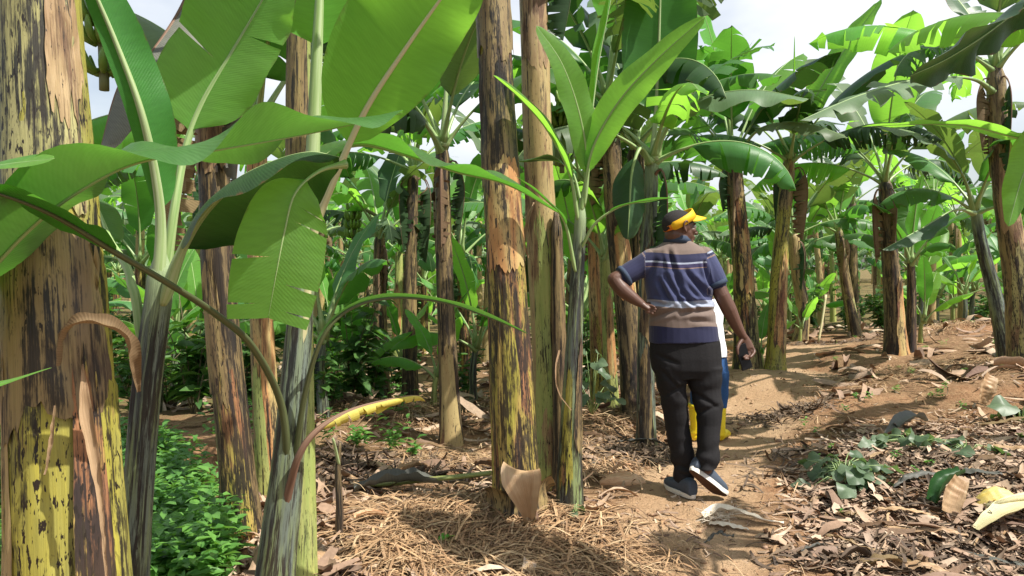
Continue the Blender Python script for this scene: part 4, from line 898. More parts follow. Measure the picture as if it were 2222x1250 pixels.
dryleaf('long grey brown curled dead leaf lying left of the streaked centre trunk', [on(770, 1060, 4.45, .03), on(830, 1050, 4.5, .07), on(900, 1035, 4.55, .08), on(960, 1030, 4.6, .04)], [.06, .17, .16, .05], 'leaf_grey', .8, .02, 5)
dryleaf('pale tan dead leaf end beside the grey curled one', [on(1010, 968, 5.3, .03), on(1060, 962, 5.35, .05), on(1090, 958, 5.4, .03)], [.03, .10, .05], 'leaf_dry', .5, .02, 6)
dryleaf('yellow fallen leaf strip on the straw before the centre trunk', [on(1005, 1125, 3.95, .03), on(1035, 1118, 3.97, .04), on(1065, 1112, 4.0, .03)], [.02, .04, .03], 'leaf_yellow', .3, .005, 7, name='fallen_leaf', cat='fallen leaf')
dryleaf('small green leaf scrap on the straw heap', [on(955, 1205, 3.7, .05), on(968, 1190, 3.74, .06), on(985, 1180, 3.78, .05)], [.03, .06, .03], 'leaf_lime', .2, .004, 8, name='fallen_leaf', cat='fallen leaf')
r_ = empty('dead_sapling', on(735, 1195, 3.55), 'thin dead upright stalk in the litter right of the young plants', 'dead stalk')
t = tube(smooth_path([on(733, 1195, 3.55, -.03), P(737, 1110, 3.55), P(733, 1020, 3.55), P(738, 960, 3.55)], 16), [.024, .022, .021, .02, .02, .019, .018, .018, .017, .017, .016, .016, .015, .014, .012, .01, .008], 8); mk('stalk', t, M['st_dark'], r_)
t = tube(smooth_path([P(736, 1010, 3.55), P(728, 975, 3.5), P(722, 950, 3.45)], 8), [.008] * 8 + [.002], 6); mk('shoot', t, M['rib_lime'], r_)
shell('flat tan stone shaped husk at the foot of the leaning young plant', on(690, 1225, 3.25), .20, .12, .06, .4, 'sheath_light', 'banana_husk', 'plant husk', 9)
dryleaf('orange brown broken petiole end in the litter behind the dead stalk', [on(770, 1150, 3.75, .05), on(800, 1142, 3.8, .06), on(838, 1130, 3.85, .05)], [.05, .06, .04], 'husk', .9, .006, 11, name='broken_petiole', cat='broken petiole')
# right bank
shell('bright yellow cut sheath tube lying among the dry leaves of the bank', on(2165, 1085, 4.15), .26, .15, .10, -.1, 'sh_yellow', 'cut_sheath', 'cut sheath', 12)
dryleaf('smooth pale cream sheath slab beside the bright yellow cut tube', [on(2120, 1150, 3.9, .05), on(2170, 1135, 3.92, .09), on(2240, 1130, 3.95, .10), on(2330, 1125, 3.95, .08)], [.06, .16, .18, .14], 'sh_pale', .45, .006, 13, name='cut_sheath', cat='cut sheath')
t = tube([on(2140, 1105, 4.0, .10), on(2200, 1105, 4.0, .115), on(2330, 1108, 4.0, .12)], [.014, .016, .017], 8); single('cut_pole', 'thin straw coloured pole resting between the yellow tube and the cream slab', 'pole', t, M['sh_pale'])
dryleaf('upright pale flap of dead sheath in the bank with a black hollow behind', [on(2060, 1100, 4.1, .03), on(2068, 1080, 4.13, .10), on(2085, 1060, 4.17, .16)], [.10, .12, .09], 'sheath_light', .4, .008, 14, hint=V3((-.2, -1, .3)), name='sheath_flap', cat='plant scrap')
dryleaf('black curled sheet set as the dark hollow behind the upright pale flap', [on(2030, 1090, 4.2, .03), on(2050, 1062, 4.22, .12), on(2090, 1052, 4.25, .15)], [.10, .14, .08], 'leaf_dark', .9, .01, 15, name='dark_sheet', cat='plant scrap')  # black sheet that darkens the hollow behind the flap
dryleaf('large grey green drying leaf arched over the litter on the bank', [on(1925, 915, 5.7, .03), on(1955, 900, 5.8, .09), on(1985, 885, 5.95, .11), on(2010, 880, 6.1, .04)], [.06, .17, .15, .04], 'leaf_grey', .7, .01, 16)
dryleaf('pale crumpled dead leaf standing upright near the border of the bank', [on(2130, 900, 6.4, .05), on(2140, 870, 6.4, .18), on(2150, 850, 6.45, .26)], [.06, .16, .12], 'sheath_light', .5, .02, 17, hint=V3((0, -1, .3)))
pos = [(1840, 1055, 4.5, .3, .05), (1905, 1000, 5.0, .45, .05), (1990, 1040, 4.5, .4, .09), (2010, 1110, 3.95, .4, .1), (1960, 1085, 4.15, .35, .08), (2050, 960, 5.2, .4, .1), (2130, 990, 4.9, .45, .1), (2190, 960, 5.1, .4, .09), (2080, 930, 5.7, .45, .07), (2000, 950, 5.4, .4, .07), (1870, 1160, 3.8, .35, .045),
       (1990, 1190, 3.62, .4, .13), (2060, 1210, 3.55, .45, .15), (2150, 1180, 3.65, .5, .12), (1930, 1220, 3.55, .35, .12), (2010, 1235, 3.5, .4, .14), (2170, 1020, 4.6, .4, .12), (2110, 1030, 4.5, .35, .12), (1830, 1090, 4.2, .25, .06), (1895, 1110, 4.05, .3, .07), (1795, 1070, 4.4, .25, .04), (1780, 1185, 3.7, .25, .04), (2195, 900, 5.9, .5, .08), (2120, 940, 5.5, .5, .08),
       (880, 1000, 5.0, .5, .12), (820, 985, 5.2, .45, .1), (760, 1010, 4.9, .4, .1), (900, 940, 6.2, .5, .1), (860, 1080, 4.3, .4, .08), (820, 1110, 4.05, .45, .08), (1020, 905, 7.0, .5, .1), (1290, 950, 5.8, .5, .08), (1390, 935, 6.0, .45, .06), (1300, 1000, 5.2, .3, .08), (1265, 930, 6.2, .4, .08), (440, 890, 7.2, .6, .15), (480, 910, 6.8, .5, .12), (390, 940, 6.2, .45, .12), (560, 930, 6.4, .5, .1), (1560, 1205, 3.75, .18, .03)]
for i, (px, py, d, L, W) in enumerate(pos):
    a = rr.uniform(-.9, .9) + (PI if rr.random() < .5 else 0); c = on(px, py, d); pts = []
    cv = rr.uniform(.005, .05); b = rr.uniform(-.3, .3)
    for q in range(5):
        t = q / 4 - .5; p = V3((c.x + math.cos(a + b * t) * t * L, c.y + math.sin(a + b * t) * t * L, 0)); p.z = gz(p.x, p.y) + .015 + cv * (1 - 4 * t * t) + rr.uniform(0, .03); pts.append(p)
    dryleaf('dead brown banana leaf piece lying curled in the litter', pts, [W * .15, W * .6, W * rr.uniform(.4, .75), W * .5, W * .1], rr.choice(['leaf_dry', 'leaf_dry', 'leaf_grey', 'sheath_dry', 'sheath_light']), rr.uniform(-.9, .9), .018, 50 + i, group='dead leaf pieces in the litter')
def broadweed(name, label, c, n, L, seed, h=.22, rad=.22):
    rr = random.Random(seed); root = empty(name, c, label, 'weed'); g = G(); st = G()
    for i in range(n):
        a = rr.uniform(0, 6.28); sp = rad * rr.uniform(.2, 1); p = V3((c.x + math.cos(a) * sp, c.y + math.sin(a) * sp * .8, 0)); p.z = gz(p.x, p.y) + h * rr.uniform(.15, 1) * (1.1 - sp / rad * .5)
        t = tube([c, c.lerp(p, .5) + UP * .05, p], [.004, .003, .002], 5); st.add(t.v, t.f, t.uv)
        b = a + rr.gauss(0, .6); d = V3((math.cos(b), math.sin(b), rr.uniform(-.5, .1))).normalized(); nn = (UP + V3((rr.gauss(0, .5), rr.gauss(-.3, .5), 0))).normalized(); s = d.cross(nn).normalized(); nn = s.cross(d); l = L * rr.uniform(.6, 1.15); v, f = [], []
        NN = 14; v.append(p + d * l * .45 - nn * .006)
        for ring in (.5, 1.0):
            for q in range(NN):
                th = 2 * PI * q / NN; r0 = (1 - .28 * math.exp(-((math.cos(th) + 1) * 5))) * (1 + .10 * math.sin(th * 5)) * (1.12 if abs(math.cos(th) - 1) < .2 else 1) * l * .5 * ring
                v.append(p + d * (l * .45 + math.cos(th) * r0 * 1.05) + s * math.sin(th) * r0 * .95 + nn * (.10 * l * math.sin(th * 3 + i) * ring * ring - .22 * l * ring * ring * (math.cos(th) > .3)))
        for q in range(NN): f.append((0, 1 + q, 1 + (q + 1) % NN)); f.append((1 + q, 1 + NN + q, 1 + NN + (q + 1) % NN, 1 + (q + 1) % NN))
        g.add(v, f)
    mk('foliage', g, M['broad'], root); mk('stem', st, M['rib'], root)
broadweed('broad_leaf_weed', 'wilting broad leaved grey green weed clump at the edge of the path', on(1830, 1030, 4.65), 42, .115, 1, .20, .24)
broadweed('broad_leaf_weed', 'dark green broad leaved weed lying in the middle of the dry leaf bank', on(1985, 955, 5.3), 30, .125, 2, .14, .30)
broadweed('broad_leaf_weed', 'small broad leaved weed with pale stalks right of the dark green one', on(2100, 965, 5.1), 9, .13, 3, .12, .15)
broadweed('broad_leaf_weed', 'broad leaved weed half hidden at the outer border of the bank', on(2215, 890, 6.0), 14, .18, 4, .2, .2)
broadweed('broad_leaf_weed', 'tiny bright seedling at the foot of the bluish young stem', on(1250, 1085, 4.1), 5, .05, 5, .06, .04)
broadweed('broad_leaf_weed', 'leafy vine weed climbing before the orange pink trunk', on(1285, 790, 6.8), 16, .16, 6, .7, .25)
t = tube(smooth_path([P(1792, 640, 12.5), P(1785, 690, 12.4), P(1776, 742, 12.3)], 10), [.02] * 11, 7); single('leaning_stick', 'thin pale stick leaning in the clearing behind the golden trunk', 'stick', t, M['sh_pale'])
a_, b_ = P(1555, 752, 10.4), P(1668, 742, 10.6); t = tube([a_, a_.lerp(b_, .5), b_], [.06, .062, .058], 10); single('fallen_log', 'pale fallen banana trunk lying behind the hand of the walking man', 'log', t, M['st_tan'])
M['stone'] = plain('stone', (.34, .22, .15), .9, .2, .3, 20, .5)
for i, (px, py, d, r) in enumerate([(1772, 1207, 3.66, .035), (1745, 1100, 4.2, .014), (1850, 1212, 3.62, .03), (1660, 1195, 3.75, .012), (1420, 1190, 3.75, .014), (1640, 1060, 4.55, .012), (1700, 1230, 3.5, .012), (1610, 930, 6.8, .03), (1690, 960, 6.2, .02)]):
    bm = bmesh.new(); bmesh.ops.create_icosphere(bm, subdivisions=3, radius=1); c = on(px, py, d, r * .3); g = G()
    g.add([c + V3((v.co.x * r * 1.3, v.co.y * r, v.co.z * r * .7)) * (1 + .3 * nz(v.co.x * 1.5 + i, v.co.y * 1.5, v.co.z * 1.5)) for v in bm.verts], [tuple(v.index for v in f.verts) for f in bm.faces]); bm.free()
    single('stone', 'small reddish stone lying on the path', 'stone', g, M['stone'], 'small stones on the path')
# ---------------------------------------------------------------- people
def rings(rs, n=24, power=2.3, caps=True):
    """closed loft: each ring = (centre, side vec a, depth vec b)"""
    v, f, uv = [], [], []
    for c, a, b in rs:
        for k in range(n):
            th = 2 * PI * k / n; x, y = math.cos(th), math.sin(th)
            v.append(c + a * (abs(x) ** (2 / power) * (1 if x >= 0 else -1)) + b * (abs(y) ** (2 / power) * (1 if y >= 0 else -1)))
    for i in range(len(rs) - 1):
        for k in range(n): k2 = (k + 1) % n; f.append((i * n + k, i * n + k2, (i + 1) * n + k2, (i + 1) * n + k))
    f.append(tuple(range(n - 1, -1, -1))); b = (len(rs) - 1) * n; f.append(tuple(range(b, b + n)))
    return G().add(v, f)
def ell(c, ax, r, n=16, m=10):
    """ellipsoid with axes ax (3 vecs) and radii r"""
    v, f = [c - ax[2] * r[2]], []
    for i in range(1, m):
        ph = -PI / 2 + PI * i / m
        for k in range(n):
            th = 2 * PI * k / n; v.append(c + ax[0] * (r[0] * math.cos(ph) * math.cos(th)) + ax[1] * (r[1] * math.cos(ph) * math.sin(th)) + ax[2] * (r[2] * math.sin(ph)))
    v.append(c + ax[2] * r[2]); last = len(v) - 1
    for k in range(n): f.append((0, 1 + (k + 1) % n, 1 + k)); f.append((last, 1 + (m - 2) * n + k, 1 + (m - 2) * n + (k + 1) % n))
    for i in range(m - 2):
        for k in range(n): a = 1 + i * n; k2 = (k + 1) % n; f.append((a + k, a + k2, a + n + k2, a + n + k))
    return G().add(v, f)
AX = (V3((1, 0, 0)), V3((0, 1, 0)), V3((0, 0, 1)))
def limb(pts, rad, n=14, sub=6):
    m = (len(pts) - 1) * sub; c = smooth_path(pts, m); rr = []
    # radii by nearest control arclength
    L = [0]
    for a, b in zip(pts[:-1], pts[1:]): L.append(L[-1] + (b - a).length)
    for i in range(m + 1):
        s = L[-1] * i / m; j = 0
        while j < len(L) - 2 and L[j + 1] < s: j += 1
        t = (s - L[j]) / (L[j + 1] - L[j]); a, b = rad[j], rad[j + 1]
        if not isinstance(a, tuple): a = (a, a)
        if not isinstance(b, tuple): b = (b, b)
        rr.append((lerp(a[0], b[0], t), lerp(a[1], b[1], t)))
    g = tube(c, rr, n)
    # rounded ends
    for p, r in ((c[0], rr[0]), (c[-1], rr[-1])): e = ell(p, AX, (min(r),) * 3, 10, 8); g.add(e.v, e.f)
    return g
def blob(name, gs, voxel, smooth, mat, parent=None, loc=None, post=None, iters=None):
    """union of closed pieces as one continuous skin"""
    g = G()
    for q in gs: g.add(q.v, q.f)
    me = bpy.data.meshes.new('tmp'); me.from_pydata([tuple(v) for v in g.v], [], g.f)
    bm = bmesh.new(); bm.from_mesh(me); bmesh.ops.recalc_face_normals(bm, faces=bm.faces); bm.to_mesh(me); bm.free()
    o = bpy.data.objects.new('tmp', me); COL.objects.link(o)
    m = o.modifiers.new('r', 'REMESH'); m.mode = 'VOXEL'; m.voxel_size = voxel
    s = o.modifiers.new('s', 'SMOOTH'); s.factor = .5; s.iterations = smooth
    dg = bpy.context.evaluated_depsgraph_get(); dg.update(); ev = o.evaluated_get(dg); em = ev.to_mesh()
    V = [v.co.copy() for v in em.vertices]; Nn = [v.normal.copy() for v in em.vertices]; Fc = [tuple(p.vertices) for p in em.polygons]
    ev.to_mesh_clear(); bpy.data.objects.remove(o); bpy.data.meshes.remove(me)
    if post: V = [post(v, n) for v, n in zip(V, Nn)]
    g2 = G().add(V, Fc); return mk(name, g2, mat, parent, True, loc)
def px_of(v): return CX + v.x / v.y * F, HY - (v.z - CH) / v.y * F
def segd(px, py, a, b):
    dx, dy = b[0] - a[0], b[1] - a[1]; t = clamp(((px - a[0]) * dx + (py - a[1]) * dy) / (dx * dx + dy * dy))
    return math.hypot(px - a[0] - dx * t, py - a[1] - dy * t), t
D0 = 4.5; SC = D0 / F
def Q(px, py, dy=0.0): return P(px, py, D0 + dy)
def ring(l, r, py, th, dy=0.0, tilt=0.0):
    c = (l + r) / 2; w = (r - l) / 2 * SC
    return (Q(c, py, dy), V3((w, 0, -tilt * w)), V3((0, th, 0)))
M['skin'] = plain('dark_brown_skin', (.105, .048, .030), .48, .5, .12, 60, .05)
M['hair'] = plain('short_black_hair', (.032, .028, .028), .85, .2, .4, 260, .8)
M['visor'] = plain('yellow_visor_cloth', (.82, .46, .015), .6, .3, .05, 120, .1)
M['visor_back'] = plain('orange_visor_strap', (.75, .22, .02), .6, .3, .05, 120, .1)
M['trousers'] = plain('black_trousers', (.020, .019, .020), .85, .12, .25, 90, .25)
M['shoe'] = plain('navy_canvas', (.055, .070, .095), .7, .3, .2, 150, .25)
M['sole'] = plain('white_rubber', (.72, .68, .60), .6, .3, .08, 50, .05)
M['outsole'] = plain('brown_outsole', (.10, .055, .035), .8, .2, .2, 60, .3)
M['phone'] = plain('black_phone', (.004, .004, .005), .35, .25, .05, 20, 0)
M['eye'] = plain('eye', (.7, .66, .6), .2, .5, .03, 20, 0)
base = Q(1488, 1066); base.z = gz(base.x, base.y)
# head frame
hf = V3((math.cos(.30), math.sin(.30), -.05)).normalized(); hl = UP.cross(hf).normalized(); hu = hf.cross(hl)
HC = Q(1474, 492)
def H(a, b, c): return HC + hf * a + hl * b + hu * c
HA = (hf, hl, hu)
body = [ell(H(-.008, 0, .015), HA, (.098, .077, .083)), ell(H(.038, 0, -.035), HA, (.058, .060, .070)), ell(H(.058, 0, -.082), HA, (.036, .038, .026)),
        ell(H(.02, .0, -.065), HA, (.06, .058, .035)), limb([H(.094, 0, .012), H(.104, 0, -.012), H(.114, 0, -.030)], [.010, .012, .016], 10, 4), ell(H(.104, .014, -.034), HA, (.012, .011, .009)), ell(H(.104, -.014, -.034), HA, (.012, .011, .009)),
        ell(H(.094, 0, -.058), HA, (.014, .024, .008)), ell(H(.092, 0, -.070), HA, (.014, .022, .008)), ell(H(.085, 0, .022), HA, (.014, .052, .010)), ell(H(.066, .042, -.02), HA, (.026, .018, .02)), ell(H(.066, -.042, -.02), HA, (.026, .018, .02)),
        limb([H(-.03, 0, -.05), Q(1470, 522, .01), Q(1466, 545, .01)], [.062, .060, .075])]
for sd in (1, -1):
    ear = [H(.006, sd * .076, -.020), H(.010, sd * .084, .012), H(-.006, sd * .092, .030), H(-.022, sd * .094, .014), H(-.018, sd * .088, -.012), H(.0, sd * .079, -.032)]
    body += [limb(ear, [.006, .006, .0065, .0065, .0065, .007], 8, 4), ell(H(-.006, sd * .080, .0), HA, (.014, .005, .024)), ell(H(.002, sd * .079, -.031), HA, (.008, .005, .009))]
# torso and legs under the clothes
body += [rings([ring(1445, 1490, 535, .06), ring(1418, 1520, 552, .065), ring(1414, 1526, 575, .08), ring(1420, 1522, 620, .085), ring(1426, 1528, 680, .088), ring(1430, 1543, 740, .085), ring(1434, 1544, 770, .085), ring(1450, 1530, 795, .07)])]
body += [limb([Q(1458, 800), Q(1466, 900, .02), Q(1482, 1015, .02), Q(1484, 1052, .01)], [.065, .055, .042, .038]), limb([Q(1525, 800), Q(1538, 880, -.03), Q(1535, 980, -.10), Q(1532, 1018, -.12)], [.065, .06, .045, .038])]
# left arm, hand on hip
body += [limb([Q(1415, 567), Q(1372, 590, -.02), Q(1334, 607, -.05)], [.045, .05, .046]), limb([Q(1334, 607, -.05), Q(1350, 628, -.07), Q(1375, 648, -.08), Q(1393, 660, -.085)], [.045, .046, .036, (.028, .024)])]
body += [limb([Q(1392, 660, -.085), Q(1402, 667, -.09), Q(1408, 671, -.092)], [(.026, .022), (.034, .02), (.034, .018)])]
for i, (py, e) in enumerate(((663, 1420), (668, 1423), (673, 1421), (678, 1416))): body.append(limb([Q(1404, py - 1, -.092 - .006 * i), Q(1412, py, -.108), Q(e, py + 3, -.122)], [.0095, .009, .0075], 8, 3))
body.append(limb([Q(1398, 664, -.075), Q(1406, 658, -.05), Q(1414, 660, -.02)], [.012, .010, .008], 8, 3))
# right arm hanging, phone in hand
body += [limb([Q(1528, 566), Q(1548, 600), Q(1566, 640, -.02)], [.048, .05, .047]), limb([Q(1566, 640, -.02), Q(1582, 672, -.02), Q(1600, 710, -.01), Q(1614, 733, .0)], [.048, .046, .035, (.028, .024)])]
hand = [Q(1613, 731, 0), Q(1619, 745, -.005), Q(1623, 757, -.01)]
body += [limb(hand, [(.027, .021), (.037, .017), (.040, .015)])]
for i, (x0, y0, kx, ky, tx, ty) in enumerate(((1615, 760, 1620, 771, 1614, 775), (1620, 761, 1627, 773, 1617, 779), (1626, 759, 1633, 771, 1622, 779), (1630, 754, 1637, 764, 1628, 775))):
    body.append(limb([Q(x0, y0 - 3, -.01), Q(kx, ky - 2, -.018), Q((kx + tx) / 2, (ky + ty) / 2 + 1, -.046), Q(tx, ty, -.060)], [.0105, .010, .009, .0075], 8, 4))
body.append(limb([Q(1611, 736, -.012), Q(1603, 748, -.034), Q(1600, 758, -.048), Q(1601, 768, -.052)], [.014, .012, .0105, .008], 8, 4))
man = blob('person', body, .0042, 3, M['skin'], None, base)
tag(man, 'man seen from behind in striped navy polo, black trousers and yellow visor, hand on hip', 'person')
# hair cap
def cap(parent, name, mat, c, ax, r, cut, n=36, m=14):
    v, f = [], []
    for i in range(m + 1):
        for k in range(n):
            th = 2 * PI * k / n; lo = cut(th); ph = lerp(lo, PI / 2, i / m)
            v.append(c + ax[0] * (r[0] * math.cos(ph) * math.cos(th)) + ax[1] * (r[1] * math.cos(ph) * math.sin(th)) + ax[2] * (r[2] * math.sin(ph)))
    for i in range(m):
        for k in range(n): k2 = (k + 1) % n; f.append((i * n + k, i * n + k2, (i + 1) * n + k2, (i + 1) * n + k))
    return mk(name, G().add(v, f), mat, parent)
cap(man, 'hair', M['hair'], H(-.008, 0, .015), HA, (.1035, .0825, .0875), lambda th: lerp(-.55, .35, .5 + .5 * math.cos(th)) - .05)
for sd in (1, -1): mk('eye', ell(H(.086, sd * .032, .004), HA, (.012, .013, .011), 12, 8), M['eye'], man)
# visor
def visor():
    tl = math.radians(33); va = (hf * math.cos(tl) + hu * math.sin(tl)).normalized(); vu = (hu * math.cos(tl) - hf * math.sin(tl)).normalized(); c = H(-.006, 0, .036)
    root = G(); n = 48; v, f = [], []
    for j, (h, o) in enumerate(((-.024, .0), (-.024, .006), (.026, .003), (.026, -.003))):
        for k in range(n):
            th = 2 * PI * k / n; rx, ry = .106 + o, .0855 + o; hh = h * (1 if math.cos(th) > -.75 else .62); v.append(c + va * (rx * math.cos(th)) + hl * (ry * math.sin(th)) + vu * hh)
    for j in range(4):
        for k in range(n): k2 = (k + 1) % n; j2 = (j + 1) % 4; f.append((j * n + k, j * n + k2, j2 * n + k2, j2 * n + k))
    back = [1 if math.cos(2 * PI * (q % n + .5) / n) < -.78 else 0 for q in range(4 * n)]
    g = G().add(v, f); g.m = back; o = mk('visor', g, [M['visor'], M['visor_back']], man)
    v, f = [], []; m = 10; bd = (va * math.cos(-.72) + vu * math.sin(-.72)).normalized(); bn = (vu * math.cos(.72) + va * math.sin(.72)).normalized()
    for lay in (0, 1):
        for i in range(m + 1):
            for k in range(n // 2 + 1):
                th = -1.15 + 2.3 * k / (n // 2); ext = .085 * math.cos(th * 1.35) ** .6 if abs(th * 1.35) < PI / 2 else 0
                p = c + va * (.108 * math.cos(th)) + hl * (.088 * math.sin(th)) - vu * .018 + bd * (ext * i / m) - bn * (.012 * (math.sin(th)) ** 2 * i / m + lay * .004); v.append(p)
    w = n // 2 + 1; L1 = (m + 1) * w
    for lay in (0, 1):
        for i in range(m):
            for k in range(n // 2): q = (lay * L1 + i * w + k, lay * L1 + i * w + k + 1, lay * L1 + (i + 1) * w + k + 1, lay * L1 + (i + 1) * w + k); f.append(q if lay else q[::-1])
    for k in range(n // 2): f.append((m * w + k, m * w + k + 1, L1 + m * w + k + 1, L1 + m * w + k))
    mk('brim', G().add(v, f), M['visor'], o)
visor()
# shirt
FOLDS = [((1452, 545), (1462, 585), 5, .010), ((1462, 585), (1480, 640), 6, .010), ((1480, 635), (1512, 668), 5, .012), ((1490, 590), (1540, 655), 5, .012), ((1512, 610), (1545, 650), 5, .010), ((1430, 610), (1452, 655), 5, .009),
         ((1445, 600), (1480, 660), 5, .009), ((1412, 655), (1450, 662), 4, .010), ((1410, 690), (1470, 672), 5, .006), ((1475, 680), (1550, 672), 5, .007), ((1500, 695), (1552, 700), 5, .004), ((1424, 565), (1409, 600), 5, .005), ((1528, 570), (1540, 620), 4, .012), ((1470, 650), (1545, 662), 4, .007)]
def shirt_post(v, n):
    px, py = px_of(v); d = 0
    if n.y < .3:
        for a, b, w, h in FOLDS:
            q, t = segd(px, py, a, b); d += -2.0 * h * math.exp(-(q / (w * .8)) ** 2) * math.sin(PI * clamp(.12 + .76 * t)) + .9 * h * math.exp(-((q - 2.1 * w) / w) ** 2) * math.sin(PI * clamp(.12 + .76 * t))
    return v + n * (d + .003 * nz(v.x * 14, v.y * 14, v.z * 9))
torso = rings([ring(1448, 1494, 521, .062), ring(1432, 1512, 531, .078, .005), ring(1408, 1532, 544, .094), ring(1400, 1541, 562, .112), ring(1399, 1541, 590, .126), ring(1400, 1541, 620, .130), ring(1406, 1545, 655, .130), ring(1409, 1551, 690, .132), ring(1410, 1556, 715, .134), ring(1409, 1559, 741, .136, 0, -.03)], 32)
shirt = blob('shirt', [torso, limb([Q(1418, 563), Q(1385, 582, -.01), Q(1354, 600, -.03)], [(.070, .074), (.066, .068), (.064, .062)], 18), limb([Q(1526, 560), Q(1543, 588, -.005), Q(1557, 616, -.012)], [(.072, .074), (.062, .066), (.056, .064)], 18)], .0045, 3, None, man, None, shirt_post)
def shirt_mat():
    k = NT('striped_knit'); a = k.new('ShaderNodeAttribute', attribute_name='band').outputs['Fac']
    tan, navy, blue, white, cuff = (.175, .13, .11), (.022, .024, .062), (.048, .056, .125), (.31, .34, .43), (.040, .055, .10)
    st = [(0, tan), (.104, navy), (.179, white), (.192, (.035, .03, .08)), (.227, (.24, .16, .13)), (.2375, blue), (.529, white), (.5875, tan), (.767, navy)]
    c = k.ramp(a, st[:9], True); tc = k.new('ShaderNodeTexCoord').outputs['Object']; n = k.noise(tc, 260, 3); n2 = k.noise(tc, 9, 3)
    cc = k.new('ShaderNodeCombineColor'); vv = k.math('ADD', k.math('MULTIPLY_ADD', n, .3, .78), k.math('MULTIPLY_ADD', n2, .3, -.1))
    for i in range(3): k.set(cc.inputs[i], vv)
    k.bump(n, .25, .002); k.b.inputs['Sheen Weight'].default_value = .15
    return k.done(k.mix(1.0, c, cc.outputs[0], 'MULTIPLY'), .85, .2)
shirt.data.materials.clear(); shirt.data.materials.append(shirt_mat())
band = []
for v in shirt.data.vertices:
    w = v.co + WL[man.name]; px, py = px_of(w); y0, y1 = 525, 765
    yy = py - (px - 1475) * .012 + 2 * math.sin(px * .05)
    if px < 1400: q, t = segd(px, py, (1415, 562), (1354, 600)); yy = 569.5 if t < .06 else 575 if t < .12 else (580.5 if t < .17 else 748)
    elif px > 1534 and py < 640 and px > 1534 + (py - 545) * .02:
        s = (px - 1530) * .42 + (py - 545) * .9
        yy = 535 if s < 4 else 569.5 if s < 9 else 560 if s < 14 else 580.5 if s < 18 else (600 if s < 74 else 750)
    band.append(clamp((yy - y0) / (y1 - y0)))
at = shirt.data.attributes.new('band', 'FLOAT', 'POINT'); at.data.foreach_set('value', band)
col = plain('collar_knit', (.045, .062, .10), .85, .2, .15, 200, .2)
cg = []
v, f = [], []; n = 40
for j, (h, o) in enumerate(((-.014, .016), (.030, .004), (.034, -.004), (-.01, .0))):
    for k in range(n):
        th = 2 * PI * k / n; c = Q(1470, 523, .012); v.append(c + V3(((.072 + o) * math.cos(th), (.070 + o) * math.sin(th), h + .010 * math.cos(th) * -.4)))
for j in range(4):
    for k in range(n): k2 = (k + 1) % n; j2 = (j + 1) % 4; f.append((j * n + k, j * n + k2, j2 * n + k2, j2 * n + k))
mk('collar', G().add(v, f), col, shirt)
for pts, r in (([Q(1358, 597.5, -.028), Q(1350, 602.5, -.032)], .069), ([Q(1554, 611, -.011), Q(1558.5, 620, -.013)], .0645)):
    mk('cuff', tube(pts, [(r, r), (r * .98, r * .98)], 24), col, shirt)
# trousers
def tr_post(v, n):
    px, py = px_of(v)
    w = .004 * math.sin(py * .16 + 3 * nz(px * .03, py * .02)) * (sstep(930, 1010, py) * 1.5 + math.exp(-((py - 850) / 40) ** 2)) + .005 * nz(v.x * 9, v.y * 9, v.z * 6)
    for a, b in (((1430, 800), (1480, 850)), ((1440, 860), (1490, 835)), ((1500, 850), (1560, 885)), ((1505, 900), (1562, 880)), ((1470, 1025), (1505, 1038)), ((1462, 1010), (1500, 1018)), ((1425, 770), (1470, 790))):
        q, t = segd(px, py, a, b); w += -.013 * math.exp(-(q / 5) ** 2) * math.sin(PI * clamp(.1 + .8 * t))
    return v + n * w
trou = [rings([ring(1413, 1557, 722, .118), ring(1411, 1562, 745, .126), ring(1411, 1565, 775, .132), ring(1414, 1566, 800, .128), ring(1424, 1560, 818, .11)], 28),
        rings([ring(1417, 1492, 795, .115), ring(1427, 1488, 840, .10), ring(1436, 1491, 880, .09, .01), ring(1444, 1495, 920, .08, .02), ring(1450, 1502, 960, .078, .02), ring(1457, 1507, 1000, .074, .02), ring(1462, 1507, 1030, .072, .02), ring(1463, 1506, 1050, .075, .02)], 22),
        rings([ring(1482, 1567, 795, .115), ring(1495, 1564, 840, .10), ring(1507, 1569, 880, .09, -.03), ring(1514, 1563, 920, .08, -.05), ring(1514, 1560, 960, .078, -.08), ring(1513, 1558, 1000, .074, -.11), ring(1512, 1554, 1016, .07, -.12)], 22)]
trs = blob('trousers', trou, .006, 3, M['trousers'], man, None, tr_post)
